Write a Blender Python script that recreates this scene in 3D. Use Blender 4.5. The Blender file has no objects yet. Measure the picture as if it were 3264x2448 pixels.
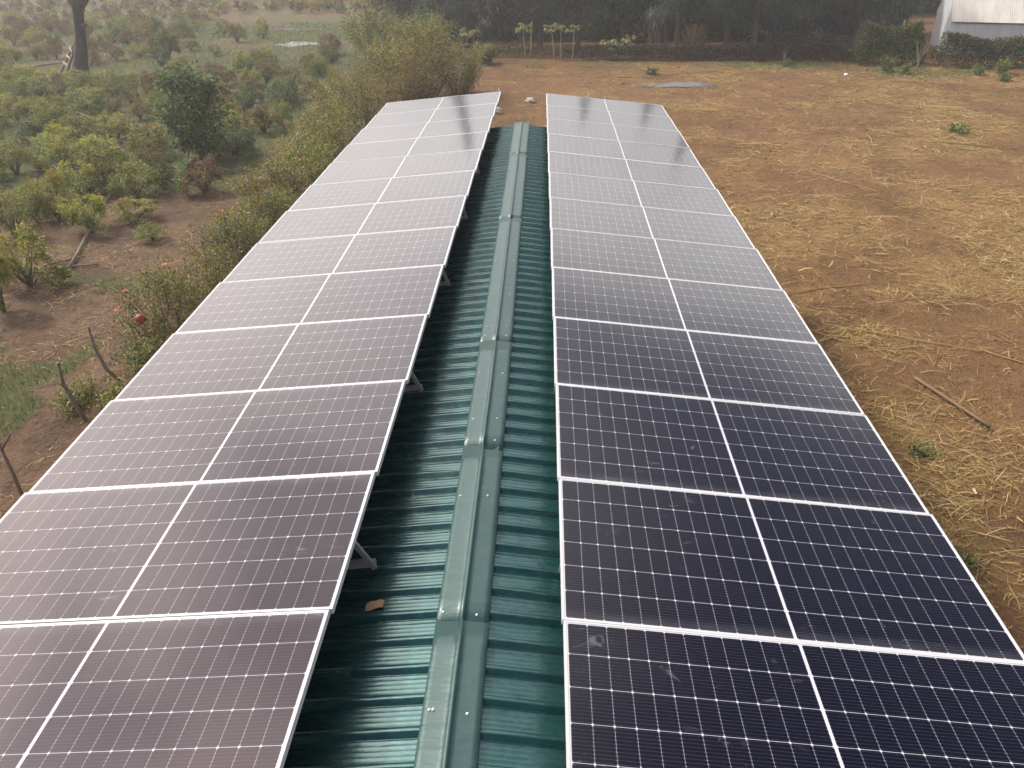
import bpy, math, random
import numpy as np
from mathutils import Vector, Matrix
R = math.radians
PI = math.pi

# ---------------------------------------------------------------- camera, sky, sun, exposure
scene = bpy.context.scene
COL = scene.collection
RIDGE = 3.6                                   # ridge height above the ground

cam_d = bpy.data.cameras.new('camera')
cam_d.sensor_width = 36.0
cam_d.lens = 28.73
cam_d.clip_start = 0.05
cam_d.clip_end = 2000
cam = bpy.data.objects.new('camera', cam_d)
COL.objects.link(cam)
cam.location = (0.3967, -16.7657, RIDGE + 3.2973)
cam.rotation_euler = (1.0520, 0.0034, 0.0368)
scene.camera = cam

SUN_AZ, SUN_EL = -62.0, 46.0                  # left of straight ahead, hazy
sd = Vector((math.sin(R(SUN_AZ)) * math.cos(R(SUN_EL)), math.cos(R(SUN_AZ)) * math.cos(R(SUN_EL)), math.sin(R(SUN_EL))))
sun_d = bpy.data.lights.new('sun', 'SUN')
sun_d.energy = 3.5
sun_d.angle = R(4)
sun_d.color = (1.0, 0.94, 0.84)
sun = bpy.data.objects.new('sun', sun_d)
COL.objects.link(sun)
sun.location = (-30, 20, 40)
sun.rotation_euler = sd.to_track_quat('Z', 'Y').to_euler()

world = bpy.data.worlds.new('World')
scene.world = world
world.use_nodes = True


def node(nt, kind, ins=None, **attrs):
    n = nt.nodes.new(kind)
    for k, v in attrs.items():
        setattr(n, k, v)
    for k, v in (ins or {}).items():
        s = n.inputs[k]
        if isinstance(v, bpy.types.NodeSocket):
            nt.links.new(v, s)
        else:
            s.default_value = v
    return n


def mth(nt, op, a, b=0.0, c=None, clamp=False):
    ins = {0: a, 1: b}
    if c is not None:
        ins[2] = c
    return node(nt, 'ShaderNodeMath', ins, operation=op, use_clamp=clamp).outputs[0]


def mixc(nt, fac, a, b, blend='MIX'):
    n = nt.nodes.new('ShaderNodeMix')
    n.data_type = 'RGBA'
    n.blend_type = blend
    for k, v in ((0, fac), (6, a), (7, b)):
        if isinstance(v, bpy.types.NodeSocket):
            nt.links.new(v, n.inputs[k])
        else:
            n.inputs[k].default_value = v if k == 0 else (tuple(v) + (1,))[:4]
    return n.outputs[2]


def sstep(nt, x, lo, hi):
    return node(nt, 'ShaderNodeMapRange', {0: x, 1: lo, 2: hi, 3: 0.0, 4: 1.0}, interpolation_type='SMOOTHSTEP', clamp=True).outputs[0]


def noise(nt, vec, scale, detail=3.0, rough=0.55, dist=0.0):
    n = node(nt, 'ShaderNodeTexNoise', {'Scale': scale, 'Detail': detail, 'Roughness': rough, 'Distortion': dist})
    if vec is not None:
        nt.links.new(vec, n.inputs['Vector'])
    return n.outputs[0]


def build_sky():
    nt = world.node_tree
    bg = nt.nodes['Background']
    sky = node(nt, 'ShaderNodeTexSky', sky_type='NISHITA', sun_disc=False, sun_elevation=R(SUN_EL), sun_rotation=R(SUN_AZ),
               altitude=2000.0, air_density=1.0, dust_density=.8, ozone_density=1.5)
    tc = node(nt, 'ShaderNodeTexCoord')
    d = node(nt, 'ShaderNodeVectorMath', {0: tc.outputs['Generated']}, operation='NORMALIZE').outputs[0]
    sp = node(nt, 'ShaderNodeSeparateXYZ', {0: d})
    z = mth(nt, 'MAXIMUM', sp.outputs[2], 0.0)
    den = mth(nt, 'ADD', z, 0.22)
    cx = mth(nt, 'DIVIDE', sp.outputs[0], den)
    cy = mth(nt, 'DIVIDE', sp.outputs[1], den)
    cv = node(nt, 'ShaderNodeCombineXYZ', {0: cx, 1: cy, 2: 0.7}).outputs[0]
    n1 = noise(nt, cv, 1.15, 6.0, 0.55, 0.6)
    dots = node(nt, 'ShaderNodeVectorMath', {0: d, 1: tuple(sd)}, operation='DOT_PRODUCT').outputs['Value']
    near_sun = mth(nt, 'POWER', mth(nt, 'MAXIMUM', dots, 0.0), 3.2)
    # cloud cover: a bank along the horizon, broken cloud higher up, more of it round the sun
    bank = mth(nt, 'SUBTRACT', 1.0, sstep(nt, mth(nt, 'ADD', z, mth(nt, 'MULTIPLY', mth(nt, 'SUBTRACT', n1, 0.5), 0.25)), 0.33, 0.47))
    lit = sstep(nt, mth(nt, 'ADD', n1, mth(nt, 'MULTIPLY', near_sun, 0.25)), 0.47, 0.68)
    lit = mth(nt, 'MULTIPLY', lit, mth(nt, 'ADD', .05, mth(nt, 'MULTIPLY', .95, sstep(nt, dots, .40, .80))))
    cover = mth(nt, 'MAXIMUM', mth(nt, 'MULTIPLY', bank, 0.95), mth(nt, 'MULTIPLY', lit, 0.9))
    bright = mth(nt, 'ADD', mth(nt, 'ADD', 8.2, mth(nt, 'MULTIPLY', sstep(nt, z, .10, .34), 12.0)), mth(nt, 'ADD', mth(nt, 'MULTIPLY', near_sun, 9.0), mth(nt, 'MULTIPLY', mth(nt, 'POWER', mth(nt, 'MAXIMUM', dots, 0.0), 10.0), 75.0)))
    bright = mth(nt, 'MULTIPLY', bright, mth(nt, 'ADD', 0.45, mth(nt, 'MULTIPLY', n1, 1.1)))
    ccol = mixc(nt, near_sun, (1.0, 0.975, 0.96), (1.0, 0.80, 0.73))
    cloud = mixc(nt, 1.0, ccol, node(nt, 'ShaderNodeCombineXYZ', {0: bright, 1: bright, 2: bright}).outputs[0], 'MULTIPLY')
    col = mixc(nt, cover, sky.outputs[0], cloud)
    nt.links.new(col, bg.inputs[0])
    bg.inputs[1].default_value = 0.10


build_sky()
scene.view_settings.view_transform = 'Standard'
scene.view_settings.look = 'None'
scene.view_settings.exposure = 0.15
scene.view_settings.gamma = 1.0
scene.render.engine = 'CYCLES'
scene.cycles.max_bounces = 6
scene.cycles.diffuse_bounces = 2
scene.cycles.glossy_bounces = 3
scene.cycles.transmission_bounces = 3
scene.cycles.volume_bounces = 0
scene.cycles.transparent_max_bounces = 6
scene.cycles.use_denoising = True

rng = np.random.default_rng(11)
random.seed(5)


# ---------------------------------------------------------------- mesh helpers
class MB:
    """collects tubes, boxes, sheets; build() links them as ONE mesh object"""

    def __init__(s):
        s.v, s.f, s.m, s.n = [], [], [], 0

    def add(s, v, f, m=0):
        v = np.asarray(v, float)
        s.v.append(v)
        s.f.extend(tuple(int(i) + s.n for i in q) for q in f)
        s.m.extend([m] * len(f))
        s.n += len(v)

    def box(s, c, size, m=0, rot=None, bevel=0.0):
        hx, hy, hz = [a / 2 for a in size]
        b = min(bevel, hx * .9, hy * .9, hz * .9)
        if b <= 0:
            v = np.array([(x, y, z) for z in (-hz, hz) for y in (-hy, hy) for x in (-hx, hx)])
            f = [(0, 2, 3, 1), (4, 5, 7, 6), (0, 1, 5, 4), (2, 6, 7, 3), (0, 4, 6, 2), (1, 3, 7, 5)]
        else:
            bm_ = __import__('bmesh').new()
            __import__('bmesh').ops.create_cube(bm_, size=1.0)
            for w in bm_.verts:
                w.co = Vector((w.co.x * 2 * hx, w.co.y * 2 * hy, w.co.z * 2 * hz))
            __import__('bmesh').ops.bevel(bm_, geom=bm_.edges[:], offset=b, segments=1, affect='EDGES')
            bm_.verts.index_update()
            v = np.array([w.co[:] for w in bm_.verts])
            f = [tuple(w.index for w in q.verts) for q in bm_.faces]
            bm_.free()
        if rot is not None:
            v = v @ np.array(rot.to_3x3()).T
        s.add(v + np.array(c), f, m)

    def bar(s, a, b, w, h, m=0, bevel=0.0):
        a, b = Vector(a), Vector(b)
        d = b - a
        q = d.to_track_quat('X', 'Z').to_matrix()
        s.box((a + b) / 2, (d.length, w, h), m, q, bevel)

    def tube(s, pts, rad, n=6, m=0, cap=True, jit=0.0):
        pts = [Vector(p) for p in pts]
        if not hasattr(rad, '__len__'):
            rad = [rad] * len(pts)
        vs, fs = [], []
        for i, p in enumerate(pts):
            d = (pts[min(i + 1, len(pts) - 1)] - pts[max(i - 1, 0)]).normalized()
            u = d.orthogonal().normalized() if i == 0 else (u - d * u.dot(d)).normalized()
            w = d.cross(u)
            for k in range(n):
                a = 2 * PI * k / n
                r = rad[i] * (1 + (random.uniform(-jit, jit) if jit else 0))
                vs.append(p + (u * math.cos(a) + w * math.sin(a)) * r)
        for i in range(len(pts) - 1):
            for k in range(n):
                fs.append((i * n + k, i * n + (k + 1) % n, (i + 1) * n + (k + 1) % n, (i + 1) * n + k))
        if cap:
            fs.append(tuple(range(n - 1, -1, -1)))
            fs.append(tuple((len(pts) - 1) * n + k for k in range(n)))
        s.add([p[:] for p in vs], fs, m)

    def build(s, name, mats, parent=None, smooth=False, loc=None):
        me = bpy.data.meshes.new(name)
        v = np.concatenate(s.v) if s.v else np.zeros((0, 3))
        me.from_pydata(v.tolist(), [], s.f)
        mats = mats if isinstance(mats, (list, tuple)) else [mats]
        for a in mats:
            me.materials.append(a)
        me.polygons.foreach_set('material_index', np.array(s.m, np.int32))
        if smooth:
            me.polygons.foreach_set('use_smooth', np.ones(len(s.f), bool))
        me.update()
        return link(name, me, parent, loc)


def link(name, data, parent=None, loc=None):
    o = bpy.data.objects.new(name, data)
    COL.objects.link(o)
    if parent:
        o.parent = parent
    if loc is not None:
        o.location = loc
    return o


def quads(name, V, Q, mats, parent=None, mi=None, loc=None):
    """fast mesh of quads from arrays"""
    me = bpy.data.meshes.new(name)
    n, k = len(Q), 4
    me.vertices.add(len(V))
    me.vertices.foreach_set('co', np.asarray(V, np.float32).ravel())
    me.loops.add(n * k)
    me.loops.foreach_set('vertex_index', np.asarray(Q, np.int32).ravel())
    me.polygons.add(n)
    me.polygons.foreach_set('loop_start', np.arange(0, n * k, k, dtype=np.int32))
    try:
        me.polygons.foreach_set('loop_total', np.full(n, k, np.int32))
    except Exception:
        pass
    for a in (mats if isinstance(mats, (list, tuple)) else [mats]):
        me.materials.append(a)
    if mi is not None:
        me.polygons.foreach_set('material_index', np.asarray(mi, np.int32))
    me.update(calc_edges=True)
    me.validate()
    return link(name, me, parent, loc)


def unit(a):
    return a / (np.linalg.norm(a, axis=1, keepdims=True) + 1e-9)


def leaf_cards(P, D, L, W, up=None, fold=0.25, rg=rng):
    """kite shaped leaves: P base, D direction, L length, W width -> verts, quads"""
    n = len(P)
    D = unit(D)
    r = rg.normal(size=(n, 3)) * 0.6 + (np.array([0, 0, 1.0]) if up is None else up)
    S = unit(np.cross(D, r))
    N = np.cross(S, D)
    L = np.broadcast_to(np.asarray(L, float).reshape(-1, 1), (n, 1))
    W = np.broadcast_to(np.asarray(W, float).reshape(-1, 1), (n, 1))
    V = np.empty((n, 4, 3))
    V[:, 0] = P
    V[:, 1] = P + D * L * .42 + S * W * .5 + N * W * fold
    V[:, 2] = P + D * L - N * L * .12
    V[:, 3] = P + D * L * .42 - S * W * .5 + N * W * fold
    return V.reshape(-1, 3), np.arange(n * 4).reshape(-1, 4)


def strips(P, D, L, W, bend, rg=rng, tilt=0.12):
    """long thin bent ribbons (straw, grass): two quads each"""
    n = len(P)
    D = unit(D)
    S = unit(np.cross(D, np.array([0, 0, 1.0]) + rg.normal(size=(n, 3)) * .35))
    L = np.asarray(L).reshape(-1, 1)
    W = np.asarray(W).reshape(-1, 1)
    B = np.asarray(bend).reshape(-1, 1)
    C1 = P + D * L * .5 + S * B * L * .5
    C2 = P + D * L + S * B * L * 1.4 * rg.uniform(-.3, 1, (n, 1))
    U = np.cross(S, D)
    C1 = C1 + U * L * tilt * rg.uniform(0, .5, (n, 1))
    V = np.empty((n, 6, 3))
    V[:, 0], V[:, 1] = P - S * W * .5, P + S * W * .5
    V[:, 2], V[:, 3] = C1 - S * W * .5, C1 + S * W * .5
    V[:, 4], V[:, 5] = C2 - S * W * .3, C2 + S * W * .3
    b = np.arange(n).reshape(-1, 1) * 6
    Q = np.concatenate([b + np.array([0, 1, 3, 2]), b + np.array([2, 3, 5, 4])])
    return V.reshape(-1, 3), Q


LAT = np.random.default_rng(77).random((256, 256))


def vnoise(x, y, octv=4):
    x, y = np.asarray(x, float), np.asarray(y, float)
    t, a, tot = 0, 1.0, 0
    for o in range(octv):
        xi, yi = np.floor(x).astype(int), np.floor(y).astype(int)
        fx, fy = x - xi, y - yi
        fx, fy = fx * fx * (3 - 2 * fx), fy * fy * (3 - 2 * fy)
        g = lambda i, j: LAT[(xi + i) % 256, (yi + j) % 256]
        t = t + a * ((g(0, 0) * (1 - fx) + g(1, 0) * fx) * (1 - fy) + (g(0, 1) * (1 - fx) + g(1, 1) * fx) * fy)
        tot += a
        a *= .5
        x, y = x * 2.03 + 17.3, y * 2.03 + 9.1
    return t / tot


def sm(x, a, b):
    t = np.clip((np.asarray(x, float) - a) / (b - a), 0, 1)
    return t * t * (3 - 2 * t)


def tag(o, label=None, cat=None, group=None, kind=None):
    for k, v in (('label', label), ('category', cat), ('group', group), ('kind', kind)):
        if v:
            o[k] = v
    return o


def thing(name, label, cat, loc=(0, 0, 0), rz=0.0, group=None, scale=None):
    o = bpy.data.objects.new(name, None)
    o.empty_display_size = .2
    COL.objects.link(o)
    o.location = loc
    o.rotation_euler = (0, 0, rz)
    if scale is not None:
        o.scale = scale
    return tag(o, label, cat, group)


def copy_part(src, root):
    c = src.copy()
    COL.objects.link(c)
    c.parent = root
    return c


# ---------------------------------------------------------------- materials
def new_mat(name):
    m = bpy.data.materials.new(name)
    m.use_nodes = True
    nt = m.node_tree
    return m, nt, nt.nodes['Principled BSDF']


def plain(name, col, rough=.7, metal=0.0, var=.18, scale=8.0, bump=0.0, bscale=40.0):
    m, nt, b = new_mat(name)
    tc = node(nt, 'ShaderNodeTexCoord')
    f = noise(nt, tc.outputs['Object'], scale, 4)
    c = mixc(nt, f, [a * (1 - var) for a in col], [min(1, a * (1 + var)) for a in col])
    nt.links.new(c, b.inputs['Base Color'])
    b.inputs['Roughness'].default_value = rough
    b.inputs['Metallic'].default_value = metal
    if bump:
        bn = node(nt, 'ShaderNodeBump', {'Height': noise(nt, tc.outputs['Object'], bscale, 4), 'Strength': bump, 'Distance': .02})
        nt.links.new(bn.outputs[0], b.inputs['Normal'])
    return m


def leafmat(name, cols, rough=.55, trans=.35, objvar=.25, spec=.3):
    """per leaf colour from a ramp, a little variation from plant to plant"""
    m, nt, b = new_mat(name)
    g = node(nt, 'ShaderNodeNewGeometry')
    oi = node(nt, 'ShaderNodeObjectInfo')
    ramp = node(nt, 'ShaderNodeValToRGB', {0: g.outputs['Random Per Island']})
    el = ramp.color_ramp.elements
    el[0].position, el[0].color = 0, tuple(cols[0]) + (1,)
    el[1].position, el[1].color = 1, tuple(cols[-1]) + (1,)
    for i, c in enumerate(cols[1:-1]):
        e = el.new((i + 1) / (len(cols) - 1))
        e.color = tuple(c) + (1,)
    hsv = node(nt, 'ShaderNodeHueSaturation', {'Color': ramp.outputs[0],
               'Hue': mth(nt, 'ADD', .5, mth(nt, 'MULTIPLY', mth(nt, 'SUBTRACT', oi.outputs['Random'], .5), .05 * objvar / .25)),
               'Value': mth(nt, 'ADD', 1 - objvar / 2, mth(nt, 'MULTIPLY', oi.outputs['Random'], objvar))})
    nt.links.new(hsv.outputs[0], b.inputs['Base Color'])
    b.inputs['Roughness'].default_value = rough
    b.inputs['Specular IOR Level'].default_value = spec
    if trans:
        tr = node(nt, 'ShaderNodeBsdfTranslucent', {'Color': hsv.outputs[0]})
        mx = node(nt, 'ShaderNodeMixShader', {0: trans})
        nt.links.new(b.outputs[0], mx.inputs[1])
        nt.links.new(tr.outputs[0], mx.inputs[2])
        nt.links.new(mx.outputs[0], nt.nodes['Material Output'].inputs[0])
    return m


GREEN = leafmat('leaf_green', [(0.064, 0.103, 0.025), (0.124, 0.170, 0.035), (0.217, 0.261, 0.056), (0.320, 0.326, 0.078)])
DARKG = leafmat('leaf_dark', [(0.026, 0.052, 0.023), (0.040, 0.076, 0.029), (0.065, 0.103, 0.041), (0.129, 0.154, 0.072)])
RUST = leafmat('leaf_rust', [(0.058, 0.059, 0.025), (0.102, 0.078, 0.032), (0.165, 0.098, 0.043), (0.204, 0.130, 0.062)])
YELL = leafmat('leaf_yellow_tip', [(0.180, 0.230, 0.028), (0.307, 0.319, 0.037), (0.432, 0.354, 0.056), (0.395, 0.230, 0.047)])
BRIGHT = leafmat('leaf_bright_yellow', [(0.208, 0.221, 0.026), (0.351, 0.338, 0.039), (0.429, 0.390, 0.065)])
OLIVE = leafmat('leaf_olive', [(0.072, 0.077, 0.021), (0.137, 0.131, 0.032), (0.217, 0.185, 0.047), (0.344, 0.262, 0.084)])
PALE = leafmat('leaf_pale', [(0.088, 0.137, 0.045), (0.146, 0.205, 0.073), (0.195, 0.244, 0.109)])
FEATHER = leafmat('needle_dark', [(0.014, 0.030, 0.022), (0.028, 0.050, 0.034), (0.046, 0.070, 0.046), (0.072, 0.092, 0.060)], trans=.25)
FEATHERB = leafmat('needle_brown', [(0.024, 0.025, 0.017), (0.042, 0.040, 0.025), (0.066, 0.054, 0.034)], trans=.12)
PAPAYA = leafmat('leaf_papaya', [(0.160, 0.200, 0.060), (0.260, 0.280, 0.090), (0.340, 0.330, 0.140)])
DRY = leafmat('dry_brush', [(0.042, 0.027, 0.019), (0.068, 0.044, 0.030), (0.104, 0.068, 0.045)], trans=0.05)
STRAW = leafmat('straw', [(0.126, 0.072, 0.026), (0.229, 0.148, 0.053), (0.326, 0.227, 0.089), (0.444, 0.346, 0.172)], rough=.75, trans=.1, objvar=.1)
GRASSM = leafmat('grass_blade', [(0.032, 0.076, 0.018), (0.060, 0.122, 0.027), (0.097, 0.153, 0.041), (0.162, 0.173, 0.063)], trans=.3, objvar=.1)
BARK = plain('bark', (.07, .052, .04), .9, var=.4, scale=14, bump=.6, bscale=30)
STAKEM = plain('stake_bark', (.15, .11, .085), .9, var=.4, scale=16, bump=.5)
BARKD = plain('bark_dark', (.030, .025, .022), .95, var=.45, scale=9, bump=.9, bscale=18)
BARKP = plain('bark_pale', (.25, .21, .16), .85, var=.25, scale=12)
WOODOLD = plain('weathered_wood', (.15, .12, .09), .85, var=.3, scale=11, bump=.3)
FLOWER = plain('petal_red', (.52, .05, .03), .5, var=.15)
FLOWERO = plain('petal_orange', (.50, .13, .04), .5, var=.15)
FRUIT = plain('fruit_skin', (.20, .028, .022), .45, var=.45, scale=14)
STONE = plain('pale_stone', (.34, .29, .25), .9, var=.3, scale=7, bump=.6, bscale=14)
CARD = plain('cardboard', (.38, .22, .13), .85, var=.12)
ALU = plain('aluminium', (.43, .44, .455), .45, .0, var=.05, scale=20)
STEEL = plain('galvanised_steel', (.30, .31, .31), .45, .6, var=.15, scale=20)
SCREW = plain('screw_zinc', (.75, .76, .76), .3, .7, var=.1)
BLOCK = plain('plastered_wall', (.30, .27, .23), .9, var=.2, scale=3)
WHITEP = plain('white_litter', (.8, .8, .8), .6, var=.05)


def roof_paint(name, stains, ca=(.010, .062, .062), cb=(.018, .090, .088), r0=.16, gloss=.18, metal=.6):
    m, nt, b = new_mat(name)
    tc = node(nt, 'ShaderNodeTexCoord')
    o = tc.outputs['Object']
    n1 = noise(nt, o, 2.2, 5)
    mp = node(nt, 'ShaderNodeMapping', {'Vector': o, 'Scale': (1.5, 22, 6)}).outputs[0]
    n2 = noise(nt, mp, 2.0, 4)
    c = mixc(nt, n1, ca, cb)
    c = mixc(nt, mth(nt, 'MULTIPLY', sstep(nt, n2, .5, .8), .35), c, (.06, .085, .08))
    fine = noise(nt, o, 17.0, 5, .7)
    dust = mth(nt, 'MULTIPLY', sstep(nt, fine, .58, .78), .25)
    c = mixc(nt, dust, c, (.12, .14, .12))
    for (x, y, z, r) in stains:
        dv = node(nt, 'ShaderNodeVectorMath', {0: o, 1: (x, y, z)}, operation='DISTANCE').outputs['Value']
        f = mth(nt, 'MULTIPLY', mth(nt, 'SUBTRACT', 1.0, sstep(nt, dv, r * .2, r)), sstep(nt, noise(nt, o, 26.0, 5, .65, .8), .50, .66))
        c = mixc(nt, mth(nt, 'MULTIPLY', f, .7), c, (.26, .30, .27))
    nt.links.new(c, b.inputs['Base Color'])
    rough = mth(nt, 'ADD', r0, mth(nt, 'MULTIPLY', n2, .22))
    nt.links.new(rough, b.inputs['Roughness'])
    b.inputs['Specular IOR Level'].default_value = 1.0
    b.inputs['Coat Weight'].default_value = gloss
    b.inputs['Metallic'].default_value = metal
    b.inputs['Coat IOR'].default_value = 1.6
    b.inputs['Coat Roughness'].default_value = .16
    hb = mth(nt, 'ADD', mth(nt, 'MULTIPLY', noise(nt, node(nt, 'ShaderNodeMapping', {'Vector': o, 'Scale': (2.5, 7, 2)}).outputs[0], 1.6, 3), 1.0),
             mth(nt, 'MULTIPLY', noise(nt, o, 45.0, 2), .03))
    bn = node(nt, 'ShaderNodeBump', {'Height': hb, 'Strength': .35, 'Distance': .02})
    nt.links.new(bn.outputs[0], b.inputs['Normal'])
    return m


ROOF_GREEN = roof_paint('green_roof_paint', [(-.56, -12.62, 3.56, .2), (-.50, -12.40, 3.56, .16), (-.62, -13.9, 3.56, .16), (-.58, -11.9, 3.56, .2)])
CAP_GREEN = roof_paint('green_ridge_paint', [], (.017, .057, .055), (.027, .074, .072), .34, .10, .25)
CAP_GREEN.node_tree.nodes['Principled BSDF'].inputs['Specular IOR Level'].default_value = .5


def cell_material():
    """half cut cells, ribbons and white backsheet behind glass, laid out in metres by the panel's own UV map"""
    m, nt, b = new_mat('panel_glass')
    uv = node(nt, 'ShaderNodeUVMap', uv_map='UVMap').outputs[0]
    s = node(nt, 'ShaderNodeSeparateXYZ', {0: uv})
    U, V = s.outputs[0], s.outputs[1]
    pu, pv = .0928, .1857
    up = mth(nt, 'SUBTRACT', mth(nt, 'ABSOLUTE', mth(nt, 'SUBTRACT', U, 1.139)), .0075)
    cu = mth(nt, 'DIVIDE', up, pu)
    cv = mth(nt, 'DIVIDE', mth(nt, 'SUBTRACT', V, (1.149 - 6 * pv) / 2), pv)
    fu, fv = mth(nt, 'FRACT', cu), mth(nt, 'FRACT', cv)
    du = mth(nt, 'MULTIPLY', mth(nt, 'SUBTRACT', .5, mth(nt, 'ABSOLUTE', mth(nt, 'SUBTRACT', fu, .5))), pu)
    dv = mth(nt, 'MULTIPLY', mth(nt, 'SUBTRACT', .5, mth(nt, 'ABSOLUTE', mth(nt, 'SUBTRACT', fv, .5))), pv)
    gap = mth(nt, 'MAXIMUM', mth(nt, 'LESS_THAN', du, .0004), mth(nt, 'LESS_THAN', dv, .0010))
    gap = mth(nt, 'MAXIMUM', gap, mth(nt, 'LESS_THAN', mth(nt, 'ADD', du, dv), .0075))
    gap = mth(nt, 'MAXIMUM', gap, mth(nt, 'LESS_THAN', up, 0.0))
    gap = mth(nt, 'MAXIMUM', gap, mth(nt, 'GREATER_THAN', cu, 12.0))
    gap = mth(nt, 'MAXIMUM', gap, mth(nt, 'LESS_THAN', cv, 0.0))
    gap = mth(nt, 'MAXIMUM', gap, mth(nt, 'GREATER_THAN', cv, 6.0))
    # ten ribbons per cell, wider solder pads next to the cell edge
    rb = mth(nt, 'MULTIPLY', mth(nt, 'ABSOLUTE', mth(nt, 'SUBTRACT', mth(nt, 'FRACT', mth(nt, 'MULTIPLY', fv, 10.0)), .5)), pv / 10)
    ribbon = mth(nt, 'LESS_THAN', rb, .00032)
    pad = mth(nt, 'MULTIPLY', mth(nt, 'LESS_THAN', rb, .0008), mth(nt, 'LESS_THAN', mth(nt, 'ABSOLUTE', mth(nt, 'SUBTRACT', du, .003)), .0018))
    geo = node(nt, 'ShaderNodeNewGeometry')
    oi = node(nt, 'ShaderNodeObjectInfo')
    wn = noise(nt, geo.outputs['Position'], 1.3, 4)
    cell = mixc(nt, oi.outputs['Random'], (.0018, .0022, .008), (.0028, .0026, .008))
    cid = node(nt, 'ShaderNodeTexWhiteNoise', {0: node(nt, 'ShaderNodeCombineXYZ', {0: mth(nt, 'FLOOR', cu), 1: mth(nt, 'FLOOR', cv), 2: oi.outputs['Random']}).outputs[0]}, noise_dimensions='3D').outputs['Value']
    cell = mixc(nt, mth(nt, 'MULTIPLY', cid, .35), cell, (.003, .0036, .008))
    c = mixc(nt, mth(nt, 'MULTIPLY', ribbon, .26), cell, (.26, .27, .29))
    c = mixc(nt, mth(nt, 'MULTIPLY', pad, .4), c, (.45, .46, .48))
    c = mixc(nt, gap, c, (.42, .44, .48))
    # dust film, wiped smears
    sm1 = noise(nt, node(nt, 'ShaderNodeMapping', {'Vector': geo.outputs['Position'], 'Scale': (1.2, 2.2, 1)}).outputs[0], 3.2, 6, .62, 1.2)
    smear = mth(nt, 'MULTIPLY', sstep(nt, sm1, .60, .74), sstep(nt, wn, .47, .62))
    edge = mth(nt, 'SUBTRACT', 1.0, sstep(nt, V, .012, .10))
    dust = mth(nt, 'ADD', .001, mth(nt, 'ADD', mth(nt, 'MULTIPLY', smear, .22), mth(nt, 'MULTIPLY', mth(nt, 'MULTIPLY', edge, sm1), .10)))
    c = mixc(nt, dust, c, (.42, .44, .50))
    vor = node(nt, 'ShaderNodeTexVoronoi', {'Vector': geo.outputs['Position'], 'Scale': 2.6, 'Randomness': 1.0})
    vr = node(nt, 'ShaderNodeSeparateColor', {0: vor.outputs['Color']})
    spot = mth(nt, 'MULTIPLY', mth(nt, 'LESS_THAN', vor.outputs['Distance'], mth(nt, 'MULTIPLY', vr.outputs[0], .022)), mth(nt, 'GREATER_THAN', vr.outputs[1], .72))
    c = mixc(nt, mth(nt, 'MULTIPLY', spot, .7), c, (.50, .48, .44))
    nt.links.new(c, b.inputs['Base Color'])
    nt.links.new(mth(nt, 'ADD', .20, mth(nt, 'MULTIPLY', wn, .10)), b.inputs['Roughness'])
    b.inputs['IOR'].default_value = 1.33
    b.inputs['Specular IOR Level'].default_value = .3
    b.inputs['Specular Tint'].default_value = (1.0, .84, .95, 1)
    b.inputs['Coat Weight'].default_value = 1.0
    b.inputs['Coat Roughness'].default_value = .09
    b.inputs['Coat IOR'].default_value = 1.25
    bn = node(nt, 'ShaderNodeBump', {'Height': noise(nt, geo.outputs['Position'], 2.3, 2), 'Strength': .05, 'Distance': .02})
    nt.links.new(bn.outputs[0], b.inputs['Coat Normal'])
    return m


GLASS = cell_material()


def ground_material():
    m, nt, b = new_mat('field_soil')
    tc = node(nt, 'ShaderNodeTexCoord')
    o = tc.outputs['Object']
    att = node(nt, 'ShaderNodeVertexColor', layer_name='cover')
    a = node(nt, 'ShaderNodeSeparateColor', {0: att.outputs['Color']})
    grass, straw, red = a.outputs[0], a.outputs[1], a.outputs[2]
    n1 = noise(nt, o, .55, 6, .62)
    n2 = noise(nt, o, 3.5, 6, .68)
    n3 = noise(nt, o, 22.0, 4, .7)
    right = sstep(nt, node(nt, 'ShaderNodeSeparateXYZ', {0: o}).outputs[0], -6.0, -2.0)
    soil = mixc(nt, sstep(nt, n1, .35, .68), mixc(nt, right, (.080, .054, .036), (.098, .055, .025)), mixc(nt, right, (.145, .098, .063), (.178, .102, .045)))
    soil = mixc(nt, mth(nt, 'MULTIPLY', red, .8), soil, (.16, .086, .047))
    soil = mixc(nt, mth(nt, 'MULTIPLY', sstep(nt, n2, .50, .66), .72), soil, (.042, .026, .017))
    soil = mixc(nt, mth(nt, 'MULTIPLY', sstep(nt, n3, .5, .68), .5), soil, (.20, .135, .07))
    fs = mth(nt, 'MULTIPLY', straw, sstep(nt, mth(nt, 'ADD', mth(nt, 'MULTIPLY', n2, .6), mth(nt, 'MULTIPLY', n3, .4)),   .34, .60))
    soil = mixc(nt, mth(nt, 'MULTIPLY', fs, .75), soil, (.26, .172, .066))
    gcol = mixc(nt, n2, (.050, .068, .026), (.120, .115, .052))
    gm = sstep(nt, mth(nt, 'ADD', grass, mth(nt, 'MULTIPLY', mth(nt, 'SUBTRACT', n3, .5), .5)), .28, .62)
    c = mixc(nt, gm, soil, gcol)
    nt.links.new(c, b.inputs['Base Color'])
    b.inputs['Roughness'].default_value = .95
    b.inputs['Specular IOR Level'].default_value = .15
    h = mth(nt, 'ADD', mth(nt, 'MULTIPLY', n2, 1.0), mth(nt, 'MULTIPLY', n3, .35))
    bn = node(nt, 'ShaderNodeBump', {'Height': h, 'Strength': 1.0, 'Distance': .16})
    nt.links.new(bn.outputs[0], b.inputs['Normal'])
    return m


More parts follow.
